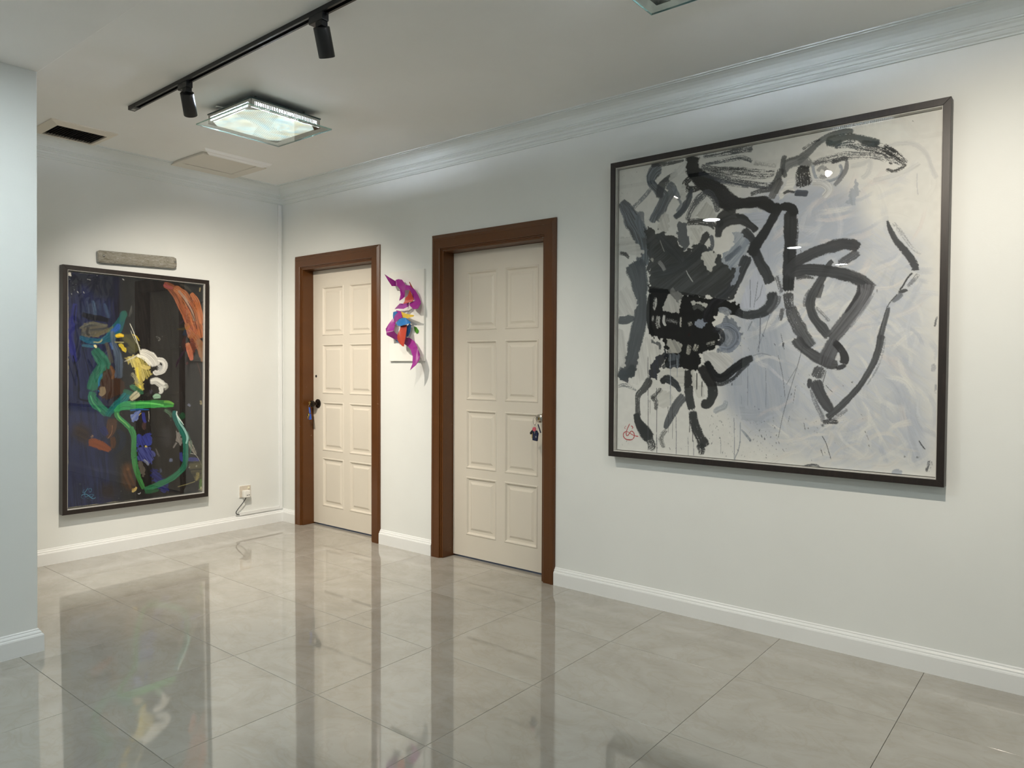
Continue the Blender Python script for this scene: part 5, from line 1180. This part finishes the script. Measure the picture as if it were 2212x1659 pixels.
# ------------------------------------------------------------------ folded metal relief between the doors
RELIEF = [
('magenta',[(1.3818,-0.12,1.9085),(1.4204,-0.11,1.8843),(1.4288,-0.07,1.866),(1.4248,-0.06,1.8298),(1.4115,-0.08,1.8289),(1.3934,-0.1,1.8681)]),
('magenta',[(1.4177,-0.06,1.8629),(1.4208,-0.05,1.8742),(1.4455,-0.05,1.8773),(1.4915,-0.06,1.8692),(1.5384,-0.07,1.8286),(1.5336,-0.07,1.7973),(1.518,-0.06,1.7517),(1.5242,-0.09,1.7325),(1.5184,-0.11,1.721),(1.4885,-0.07,1.7668),(1.4706,-0.06,1.8021),(1.4456,-0.05,1.8236),(1.4314,-0.05,1.8317),(1.4248,-0.06,1.8298)]),
('magenta',[(1.5384,-0.07,1.8286),(1.5883,-0.07,1.8221),(1.6252,-0.06,1.7855),(1.6417,-0.05,1.7525),(1.6548,-0.04,1.7119),(1.6182,-0.05,1.7201),(1.605,-0.06,1.7234),(1.5914,-0.06,1.7664),(1.5781,-0.07,1.7908),(1.5336,-0.07,1.7964)]),
('magenta',[(1.6548,-0.04,1.7119),(1.6729,-0.06,1.6956),(1.6768,-0.09,1.6595),(1.6334,-0.09,1.6601),(1.5855,-0.08,1.6901),(1.5769,-0.07,1.7053),(1.5948,-0.06,1.7145),(1.6182,-0.05,1.7201)]),
('red',[(1.6033,-0.1,1.8436),(1.6114,-0.1,1.8411),(1.5951,-0.07,1.8207),(1.6069,-0.06,1.7973),(1.5947,-0.06,1.8),(1.5956,-0.08,1.8207)]),
('red',[(1.5995,-0.09,1.7878),(1.6024,-0.08,1.7735),(1.6084,-0.06,1.7269),(1.6054,-0.07,1.7133),(1.5563,-0.11,1.6965),(1.5592,-0.1,1.7135),(1.5444,-0.08,1.7383),(1.582,-0.08,1.7606)]),
('lilac',[(1.5277,-0.09,1.7017),(1.5714,-0.07,1.7065),(1.5714,-0.07,1.6844),(1.5272,-0.08,1.667),(1.4882,-0.09,1.6695)]),
('lilac',[(1.4066,-0.05,1.672),(1.4284,-0.06,1.6809),(1.5144,-0.1,1.7036),(1.5393,-0.1,1.7014),(1.4676,-0.07,1.6727)]),
('magenta',[(1.4244,-0.05,1.664),(1.4812,-0.06,1.6537),(1.5169,-0.08,1.6106),(1.4716,-0.08,1.5957),(1.4178,-0.06,1.5723),(1.3959,-0.05,1.6),(1.4066,-0.05,1.6286)]),
('magenta',[(1.3852,-0.05,1.6077),(1.3995,-0.05,1.5854),(1.4249,-0.06,1.5687),(1.4178,-0.06,1.553),(1.4329,-0.08,1.5229),(1.3769,-0.1,1.5126),(1.3719,-0.1,1.5358),(1.3682,-0.07,1.571)]),
('shadedmagenta',[(1.3769,-0.1,1.5106),(1.4329,-0.08,1.5205),(1.4289,-0.07,1.5066),(1.4461,-0.06,1.4946),(1.4351,-0.05,1.4581),(1.4142,-0.06,1.465),(1.3805,-0.1,1.4923)]),
('yellow',[(1.4812,-0.06,1.6537),(1.5548,-0.08,1.6328),(1.6645,-0.11,1.6172),(1.6559,-0.11,1.6083),(1.5724,-0.09,1.6009),(1.506,-0.07,1.6116)]),
('blue',[(1.3924,-0.05,1.6533),(1.4284,-0.06,1.656),(1.451,-0.06,1.6492),(1.4066,-0.05,1.6238),(1.3812,-0.04,1.6035),(1.3776,-0.04,1.6303)]),
('blue',[(1.4519,-0.08,1.5726),(1.5035,-0.09,1.6011),(1.5587,-0.09,1.6061),(1.5958,-0.08,1.5748),(1.5992,-0.08,1.5677),(1.59,-0.1,1.5614),(1.5323,-0.11,1.5496),(1.4936,-0.1,1.5536)]),
('blue',[(1.589,-0.08,1.568),(1.5814,-0.06,1.5551),(1.5606,-0.05,1.5088),(1.54,-0.05,1.4785),(1.5157,-0.05,1.4766),(1.551,-0.07,1.5461)]),
('shadedred',[(1.5105,-0.09,1.5512),(1.5617,-0.08,1.5604),(1.5711,-0.09,1.5352),(1.5145,-0.1,1.5246)]),
('red',[(1.5145,-0.1,1.5246),(1.5711,-0.09,1.5352),(1.5778,-0.1,1.5112),(1.5804,-0.11,1.4686),(1.5525,-0.1,1.4106),(1.5353,-0.1,1.4156),(1.5007,-0.1,1.4421),(1.4977,-0.11,1.475),(1.5081,-0.11,1.5031)]),
('magenta',[(1.5157,-0.05,1.4776),(1.5572,-0.05,1.471),(1.605,-0.05,1.4465),(1.6425,-0.06,1.408),(1.6563,-0.07,1.3946),(1.5974,-0.08,1.3931),(1.558,-0.07,1.4136),(1.5162,-0.06,1.4287)]),
('magenta',[(1.5974,-0.08,1.3931),(1.6563,-0.07,1.3974),(1.6784,-0.07,1.3561),(1.6939,-0.09,1.3233),(1.6816,-0.11,1.2861),(1.646,-0.13,1.2512),(1.6482,-0.11,1.2953),(1.6304,-0.09,1.3421)]),
('blue',[(1.3935,-0.04,1.4636),(1.417,-0.04,1.4573),(1.4433,-0.04,1.4376),(1.456,-0.04,1.434),(1.4277,-0.04,1.4441)]),
('green',[(1.5728,-0.026,1.5474),(1.5967,-0.026,1.5443),(1.6191,-0.026,1.5201),(1.6137,-0.026,1.5037),(1.5981,-0.026,1.5003),(1.5797,-0.026,1.5188)])]
rel = empty('relief_artwork', (1.49, 0, 1.624), 'folded magenta, red and blue ribbons on a narrow white board, between the two doors', 'artwork')
obj('board', bx(((1.3165 - 1.49, -.020, 1.3135 - 1.624), (1.6640 - 1.49, -.002, 1.9345 - 1.624))), M_panel_white, rel, bevel=.0015)
RC = {'magenta': (0.27, 0.018, 0.225), 'shadedmagenta': (0.19, 0.014, 0.15), 'lilac': (0.38, 0.07, 0.36), 'red': (0.44, 0.055, 0.030), 'shadedred': (0.33, 0.04, 0.022), 'yellow': (0.62, 0.42, 0.035), 'blue': (0.018, 0.155, 0.44), 'green': (0.07, 0.27, 0.025)}  # darker red and magenta: same paint with the folds' shade put into it
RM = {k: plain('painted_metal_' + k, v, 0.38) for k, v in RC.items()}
for c, pts in RELIEF:
    bm = bmesh.new()
    vs = [bm.verts.new((x - 1.49, y, z - 1.624)) for x, y, z in pts]
    f = bm.faces.new(vs)
    bmesh.ops.triangulate(bm, faces=[f], quad_method='BEAUTY', ngon_method='BEAUTY')
    bmesh.ops.subdivide_edges(bm, edges=bm.edges[:], cuts=2, use_grid_fill=True)
    for _ in range(2): bmesh.ops.smooth_vert(bm, verts=[q for q in bm.verts if not q.is_boundary], factor=.6, use_axis_x=True, use_axis_y=True, use_axis_z=True)
    bmesh.ops.recalc_face_normals(bm, faces=bm.faces)
    ret = bmesh.ops.extrude_face_region(bm, geom=bm.faces[:])
    for q in [g for g in ret['geom'] if isinstance(g, bmesh.types.BMVert)]: q.co.y += 0.0016
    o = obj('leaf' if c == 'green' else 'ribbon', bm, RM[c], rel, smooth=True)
    o['label'] = {'magenta': 'magenta', 'shadedmagenta': 'shaded magenta', 'lilac': 'light magenta', 'shadedred': 'shaded red'}.get(c, c) + (' painted leaf' if c == 'green' else ' folded ribbon')
bm = bmesh.new()
for x, z in ((1.45, 1.80), (1.44, 1.62), (1.50, 1.50), (1.55, 1.72)):
    tube(bm, [(x - 1.49, -.018, z - 1.624), (x - 1.49, -.060, z - 1.624)], .003, 8)
obj('mounting_pin', bm, M_steel, rel, kind='stuff')

# ------------------------------------------------------------------ socket, charger, cable and trunking
so = empty('wall_socket', (0, -0.3500, 0.2885), 'cream square wall socket low on the end wall beside the corner', 'socket')
obj('face_plate', bx(((0.0, -.0470, -.0445), (.010, .0465, .0445))), M_cream_pl, so, bevel=.002)
obj('rim', bx(((0.0, -.0500, -.0475), (.007, .0495, .0475))), M_white_pl, so, bevel=.002)
obj('switch', bx(((.010, .0195, .0180), (.0155, .0335, .0340))), M_yel_pl, so, bevel=.0015)
ch = empty('charger_plug', (0, -0.3540, 0.2740), 'white boxy charger plug pushed into the wall socket', 'plug')
bm = bx(((.0105, -.0265, -.0285), (.050, .0255, .0265)))
obj('plug_body', bm, M_white_pl, ch, bevel=.006)
obj('usb_port', bx(((.0498, -.0080, -.0130), (.0506, .0040, -.0085))), M_dark, ch)
obj('usb_port', bx(((.0498, .0075, -.0125), (.0506, .0195, -.0080))), M_dark, ch)
bm = bmesh.new()
tube(bm, catmull([(0.030, -.3560, .2480), (0.032, -.3640, .2300), (0.030, -.3900, .1980), (0.026, -.4200, .1640), (0.022, -.4360, .1380), (0.018, -.4280, .1210), (0.012, -.4080, .1140), (0.009, -.3900, .1130)], 8), .0035, 10)
tag(obj('charger_cable', bm, M_cord, smooth=True), 'dark grey cable looping from the charger plug down to the trunking', 'cable')
tr = empty('cable_trunking', (0.001, 0, 0), 'slim white cable trunking running up the corner and along the baseboard', 'trunking')
obj('upright_cover', bx(((0.0, -.0460, .1035), (.015, -.0180, 2.5800))), M_trim, tr, bevel=.0015)
obj('low_cover', bx(((0.0, -.4030, .1040), (.013, -.0465, .1290))), M_trim, tr, bevel=.0015)

# ------------------------------------------------------------------ keys hanging in the doors
def ring_mesh(c, r, t, ax):
    bm = bmesh.new(); c = Vector(c)
    u = Vector((0, 0, 1)); v = Vector(ax).cross(u).normalized()
    pts = [c + (u * math.cos(a) + v * math.sin(a)) * r for a in [2 * math.pi * k / 20 for k in range(21)]]
    tube(bm, pts, t, 6)
    return bm
def slab(pts, th, y):
    bm = bmesh.new(); rings(bm, [[(x, y - th / 2, z) for x, z in pts], [(x, y + th / 2, z) for x, z in pts]])
    return bm
k1 = empty('key_bunch', (0.3405, 0.0140, 0.974), 'bunch of keys with two blue tags hanging from the bronze knob', 'keys')
obj('key', slab([(-.004, -.009), (.004, -.009), (.004, .004), (.009, .010), (.006, .018), (-.006, .018), (-.009, .010), (-.004, .004)], .0022, 0), M_brass, k1, bevel=.0004).rotation_euler = (0.2, 0.0, 1.2)
obj('split_ring', ring_mesh((.003, -.002, -.017), .013, .0009, (1, .3, 0)), M_steel, k1)
obj('key_tag', slab([(-.006, -.026), (.010, -.026), (.020, -.070), (.002, -.074)], .004, -.004), M_bluetag, k1, bevel=.0012)
obj('key_tag', slab([(.004, -.076), (.018, -.078), (.026, -.122), (-.006, -.126)], .004, -.001), M_bluetag, k1, bevel=.0012)
obj('key', slab([(-.004, -.078), (.006, -.078), (.004, -.096), (-.004, -.098)], .003, -.009), M_yeltag, k1, bevel=.0005)['label'] = 'yellow capped key'
obj('key', slab([(-.024, -.086), (-.004, -.080), (.000, -.094), (-.008, -.096)], .003, -.012), M_black, k1, bevel=.0005)['label'] = 'black capped key'
obj('key', slab([(-.010, -.094), (-.004, -.094), (-.005, -.118), (-.009, -.118)], .002, -.010), M_brass, k1, bevel=.0003)
k2 = empty('key_bunch', (2.6000, 0.0120, 0.968), 'bunch of keys with a navy fob hanging from the chrome knob', 'keys')
obj('key', slab([(-.004, -.009), (.004, -.009), (.004, .004), (.008, .009), (-.014, .012), (-.009, .004), (-.004, .004)], .0022, 0), M_steel, k2, bevel=.0004)
obj('split_ring', ring_mesh((-.014, -.010, -.016), .022, .0010, (.5, 1, 0)), M_steel, k2)
obj('split_ring', ring_mesh((-.010, -.011, -.046), .011, .0010, (1, .2, 0)), M_steel, k2)
bm = bmesh.new(); lathe(bm, (-.006, -.020, -.062), (0, -1, 0), [(0, .006), (0, .013), (.005, .013), (.005, .006)], 18)
obj('ring_tag', bm, M_pink, k2)
obj('key_tag', slab([(.006, -.034), (.011, -.032), (.032, -.082), (.026, -.085)], .004, -.006), M_navy, k2, bevel=.001)
bm = slab([(-.024, -.130), (.010, -.134), (.017, -.086), (.006, -.070), (-.012, -.068), (-.022, -.078)], .012, -.014)
obj('fob', bm, M_navy, k2, bevel=.0035)
obj('fob_logo', bx(((.000, -.0208, -.112), (.008, -.0203, -.103))), M_grey_label, k2)
obj('key', slab([(-.022, -.062), (-.014, -.060), (-.030, -.094), (-.042, -.096), (-.044, -.084)], .003, -.016), M_black, k2, bevel=.0006)['label'] = 'black capped key'
obj('key', slab([(-.032, -.084), (-.024, -.084), (-.027, -.118), (-.032, -.118)], .002, -.014), M_brass, k2, bevel=.0003)
obj('key', slab([(-.008, -.060), (.002, -.060), (.001, -.088), (-.006, -.088)], .002, -.022), M_steel, k2, bevel=.0003)

# ------------------------------------------------------------------ track with spotlights
def track_y(x): return -1.6400 - 0.0145 * (x - 1.04)
TX0, TX1 = 1.036, 6.40
RL = math.hypot(TX1 - TX0, track_y(TX1) - track_y(TX0)); RA = math.atan2(track_y(TX1) - track_y(TX0), TX1 - TX0)
tk = empty('light_track', (TX0, track_y(TX0), CZ), 'black lighting track running along the ceiling', 'track')
tk.rotation_euler = (0, 0, RA)
bm = bmesh.new()   # channel open at the bottom, with lips
pr = [(-.0175, 0), (-.0175, -.0195), (-.0085, -.0195), (-.0085, -.0165), (-.012, -.0165), (-.012, -.004), (.012, -.004), (.012, -.0165), (.0085, -.0165), (.0085, -.0195), (.0175, -.0195), (.0175, 0)]
rings(bm, [[(0.06, y, z) for y, z in pr], [(RL, y, z) for y, z in pr]])
obj('rail', bm, M_black, tk)
obj('end_feed', bx(((-.004, -.0180, -.0215), (.075, .0180, 0))), M_black, tk, bevel=.002)
obj('maker_plate', bx(((.012, -.010, -.0220), (.040, .010, -.0214))), M_grey_label, tk)
def make_spot(x, aim, label, power=1.0):
    r = empty('track_spotlight', (x, track_y(x), CZ - .0195), label, 'spotlight', 'spotlights on the track')
    r.rotation_euler = (0, 0, RA)
    obj('adapter', bx(((-.055, -.0165, -.030), (.035, .0165, .002))), M_black, r, bevel=.003)
    obj('adapter_block', bx(((-.012, -.0150, -.052), (.030, .0150, -.030))), M_black_in, r, bevel=.003)
    obj('lever', bx(((.030, -.004, -.012), (.050, .004, -.006))), M_black, r, bevel=.001)
    jt = Vector((0.012, 0, -.050))
    bm = bmesh.new(); tube(bm, [jt, jt + Vector((0, 0, -.016))], .007, 10); obj('stem', bm, M_black_in, r)
    d = Vector(aim).normalized()
    c0 = jt + Vector((0, 0, -.014)) - d * .012
    R, Lh = .0325, .112
    bm = bmesh.new()
    lathe(bm, c0, d, [(0, 0), (0, R - .002), (.002, R), (Lh - .002, R), (Lh, R - .0015), (Lh, R - .004), (Lh - .018, R - .007), (Lh - .018, 0)])
    hd = obj('lamp_head', bm, M_black, r, smooth=True)
    bm = bmesh.new(); lathe(bm, c0 + d * (Lh - .0178), d, [(0, 0), (0, R - .008), (.001, R - .009), (.002, 0)], 20)
    obj('lens', bm, M_lens, hd, smooth=True)
    ld = bpy.data.lights.new('spot_beam', 'SPOT'); ld.energy = SPOT_W * power; ld.color = SPOT_C; ld.spot_size = math.radians(104); ld.spot_blend = 1.0; ld.shadow_soft_size = 0.016
    lo = bpy.data.objects.new('spot_beam', ld); COL.objects.link(lo); lo.parent = r
    lo.location = c0 + d * (Lh + .004); lo.rotation_euler = d.to_track_quat('-Z', 'Y').to_euler()
    return r
M_lens = emit('spot_lens', SPOT_C, 25.0)
make_spot(1.655, (-0.54, 0.46, -0.88), 'black cylinder spotlight at the end of the track, nearest the end wall', 1.7)
make_spot(2.760, (-0.25, 0.42, -0.85), 'black cylinder spotlight further along the track, above the square glass ceiling light', 0.50)
make_spot(3.820, (-0.1, 0.62, -0.80), 'black cylinder spotlight on the track, mirrored at the top of the large painting', 0.08)
make_spot(4.760, (0.08, 0.72, -0.69), 'black cylinder spotlight on the track, above the right edge of the large painting', 0.86)

# ------------------------------------------------------------------ square glass ceiling lights
def mat_diffuser():
    N = NT('lit_frosted_glass')
    tc = N.n('ShaderNodeTexCoord'); sp = N.n('ShaderNodeSeparateXYZ'); N.l(tc.outputs['Object'], sp.inputs[0])
    def math_(op, a, b=None, c=None):
        q = N.n('ShaderNodeMath', operation=op)
        for k, v in enumerate((a, b, c)):
            if v is None: continue
            if isinstance(v, (int, float)): q.inputs[k].default_value = v
            else: N.l(v, q.inputs[k])
        return q.outputs[0]
    X, Y = sp.outputs[0], sp.outputs[1]
    p = math_('MULTIPLY', math_('SUBTRACT', X, Y), 0.7071)      # along the stripes
    q = math_('MULTIPLY', math_('ADD', X, Y), 0.7071)           # across them
    half = math_('MULTIPLY_ADD', math_('ABSOLUTE', p), 0.42, 0.035)
    ins = math_('LESS_THAN', math_('ABSOLUTE', q), half)
    st = math_('LESS_THAN', math_('FRACT', math_('MULTIPLY', q, 100.0)), 0.38)
    stripe = math_('MULTIPLY', ins, st)
    sw = noise(N, tc.outputs['Object'], 5.5, 4, 0.55, 1.8)
    hue = ramp(N, sw.outputs['Fac'], [(0.30, (1.0, 0.86, 0.50)), (0.44, (1.0, 0.97, 0.86)), (0.55, (0.86, 1.0, 0.98)), (0.68, (0.50, 0.82, 1.0))])
    br = noise(N, tc.outputs['Object'], 7.0, 2, 0.5, 1.0)
    lum = math_('MULTIPLY_ADD', br.outputs['Fac'], 1.5, 0.15)
    dim = math_('MULTIPLY_ADD', stripe, -0.62, 1.0)
    stg = math_('MULTIPLY', math_('MULTIPLY', lum, dim), PANEL_L)
    N.l(hue.outputs[0], N.p.inputs['Emission Color']); N.l(stg, N.p.inputs['Emission Strength'])
    N.set(Base_Color=(0.5, 0.52, 0.5), Roughness=0.4)
    return N.m
M_diff = mat_diffuser()
M_tube = emit('fluorescent_tube', (0.80, 0.88, 1.0), TUBE_L)

def ceiling_light(cx, cy, label):
    r = empty('ceiling_light', (cx, cy, CZ), label, 'ceiling light', 'square glass ceiling lights')
    H = 0.213; zt, zb = -0.040, -0.084
    for sx in (-1, 1):
        for sy in (-1, 1):
            bm = bmesh.new(); tube(bm, [(sx * .15, sy * .15, 0), (sx * .15, sy * .15, -.040)], .006, 8); obj('hanger', bm, M_steel, r)
    obj('back_plate', bx(((-H - .004, -H - .004, zt), (H + .004, H + .004, zt + .006))), M_tealedge, r)
    bm = bmesh.new()
    for k in range(4):
        R = Matrix.Rotation(k * math.pi / 2, 4, 'Z')
        n0 = len(bm.verts)
        box(bm, (-H, -H, zt - .012), (H, -H + .003, zt)); box(bm, (-H, -H, zb), (H, -H + .003, zb + .006))
        box(bm, (-H, -H, zb + .006), (-H + .022, -H + .003, zt - .012)); box(bm, (H - .022, -H, zb + .006), (H, -H + .003, zt - .012))
        bm.verts.ensure_lookup_table()
        for q in bm.verts[n0:]: q.co = R @ q.co
    obj('housing', bm, M_housing, r)
    for k in range(4):       # slotted sides: 37 narrow bars on each
        R = Matrix.Rotation(k * math.pi / 2, 4, 'Z')
        bm = bmesh.new()
        nb = 37; span = 2 * H - .044
        for i in range(nb):
            x = -span / 2 + span * (i + .5) / nb
            box(bm, (x - .0028, -H + .0005, zb + .005), (x + .0028, -H + .0025, zt - .011))
        for q in bm.verts: q.co = R @ q.co
        obj('side_grille', bm, M_grille, r, kind='stuff')
    for sy in (-.09, .09):
        bm = bmesh.new(); tube(bm, [(-.17, sy, -.062), (.17, sy, -.062)], .011, 12); obj('tube_lamp', bm, M_tube, r)
    obj('diffuser', bx(((-.208, -.208, -.0865), (.208, .208, -.0845))), M_diff, r)
    for sx in (-1, 1):
        for sy in (-1, 1):
            bm = bmesh.new(); a, b = .215, .158
            rings(bm, [[(sx * a, sy * a, z), (sx * b, sy * a, z), (sx * a, sy * b, z)] for z in (-.0870, -.0885)])
            obj('corner_clip', bm, M_clip, r)
    bm = bx(((-.258, -.258, -.0950), (.258, .258, -.0890)))
    obj('glass_plate', bm, M_lampglass, r)
    bm = bmesh.new()
    for k in range(4):
        R = Matrix.Rotation(k * math.pi / 2, 4, 'Z'); n0 = len(bm.verts)
        box(bm, (-.2595, -.2595, -.0952), (.2595, -.2580, -.0888)); bm.verts.ensure_lookup_table()
        for q in bm.verts[n0:]: q.co = R @ q.co
    obj('plate_edge', bm, plain('pale_green_edge', (0.42, 0.62, 0.56), 0.2), r)
    bm = bmesh.new(); tube(bm, catmull([(-.06, -.20, -.030), (-.10, -.218, -.018), (-.13, -.212, -.010), (-.17, -.19, -.004)], 6), .003, 8)
    obj('feed_wire', bm, M_white_pl, r)
    return r
ceiling_light(1.5660, -1.1560, 'lit square glass ceiling light with a slotted rim, below the track near the end wall')
ceiling_light(4.1300, -1.2450, 'lit square glass ceiling light of which only one corner shows above the large painting')

# round downlights in the lower ceiling of the hall
M_dl = [emit('downlight_disc', DOWNLIGHT_C, DOWNLIGHT_L * q) for q in [1, 0.2, 0.2, 0.2, 0.2, 0.2, 0.2, 0.2]]
for k, (x, y, lab) in enumerate([(2.56, -2.70, 'round downlight nearest the wall end'), (2.65, -4.65, 'second round downlight away from the wall end'), (4.55, -4.50, 'round downlight in the middle of the hall ceiling'), (6.40, -4.50, 'round downlight deep in the hall by the front wall'), (2.70, -6.30, 'round downlight far back beside the side wall'), (4.55, -6.30, 'round downlight far back in the middle'), (6.40, -2.78, 'round downlight near the front wall'), (6.40, -6.30, 'round downlight in the far corner of the hall')]):
    r = empty('downlight', (x, y, LOWZ), lab, 'downlight', 'round downlights in the lower ceiling')
    bm = bmesh.new(); lathe(bm, (0, 0, 0.001), (0, 0, -1), [(0, .088), (.004, .088), (.008, .082), (.008, .072), (.004, .070)], 32); obj('trim_ring', bm, M_white_pl, r, smooth=True)
    bm = bmesh.new(); lathe(bm, (0, 0, -.002), (0, 0, -1), [(0, .071), (.0035, .071), (.0035, 0)], 32); obj('light_disc', bm, M_dl[k], r)

# ------------------------------------------------------------------ vent and hatch in the ceiling
vt = empty('air_vent', (0.303, -1.6620, CZ), 'cream ceiling air vent with a dark slatted grille, by the end wall', 'vent')
ox, oy, zd = .183, .1835, -.018
ix0, ix1, iy0, iy1 = -.121, .124, -.133, .143
bm = bmesh.new()
rings(bm, [[(-ox, -oy, 0), (ox, -oy, 0), (ox, oy, 0), (-ox, oy, 0)], [(-ox, -oy, -.006), (ox, -oy, -.006), (ox, oy, -.006), (-ox, oy, -.006)],
           [(ix0, iy0, zd), (ix1, iy0, zd), (ix1, iy1, zd), (ix0, iy1, zd)], [(ix0 + .002, iy0 + .002, -.004), (ix1 - .002, iy0 + .002, -.004), (ix1 - .002, iy1 - .002, -.004), (ix0 + .002, iy1 - .002, -.004)]], cap0=True, cap1=False)
obj('vent_frame', bm, M_vent, vt)
obj('duct', bx(((ix0, iy0, -.0035), (ix1, iy1, -.0015))), M_dark, vt)
ns = 17
me = None
for i in range(ns):
    y = iy0 + (iy1 - iy0) * (i + .5) / ns
    if me is None:
        bm = bmesh.new(); rings(bm, [[(xx, -.006, -.0165), (xx, -.0048, -.0170), (xx, .0058, -.0055), (xx, .0046, -.0050)] for xx in (ix0, ix1)])
        o = obj('slat', bm, M_dark_slat, vt, (0, y, 0)); me = o.data
    else: link('slat', me, None, vt, (0, y, 0))
ht = empty('ceiling_hatch', (0.362, -0.7440, CZ), 'painted ceiling access hatch with one bright edge, between the square light and the end wall', 'hatch')
bm = bmesh.new()
hx, hy = .282, .248
A = [(-hx, -hy), (hx - .105, -hy), (hx - .105, hy), (-hx, hy)]
def fr(bm, x0, x1, y0, y1, z0, z1): box(bm, (x0, y0, z0), (x1, y1, z1))
fr(bm, -.262, -.150, -.226, .250, -.016, 0)
fr(bm, -.150, .185, .172, .250, -.016, 0)
fr(bm, -.150, .185, -.226, -.176, -.016, 0)
obj('hatch_frame', bm, M_hatch, ht, bevel=.004)
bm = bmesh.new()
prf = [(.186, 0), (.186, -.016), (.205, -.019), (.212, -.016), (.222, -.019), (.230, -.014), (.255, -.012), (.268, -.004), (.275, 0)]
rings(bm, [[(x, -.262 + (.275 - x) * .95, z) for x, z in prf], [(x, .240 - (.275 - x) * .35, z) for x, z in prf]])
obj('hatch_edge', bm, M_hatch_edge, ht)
obj('hatch_panel', bx(((-.147, -.173, -.013), (.183, .169, -.002))), M_hatch, ht)

bpy.context.view_layer.update()
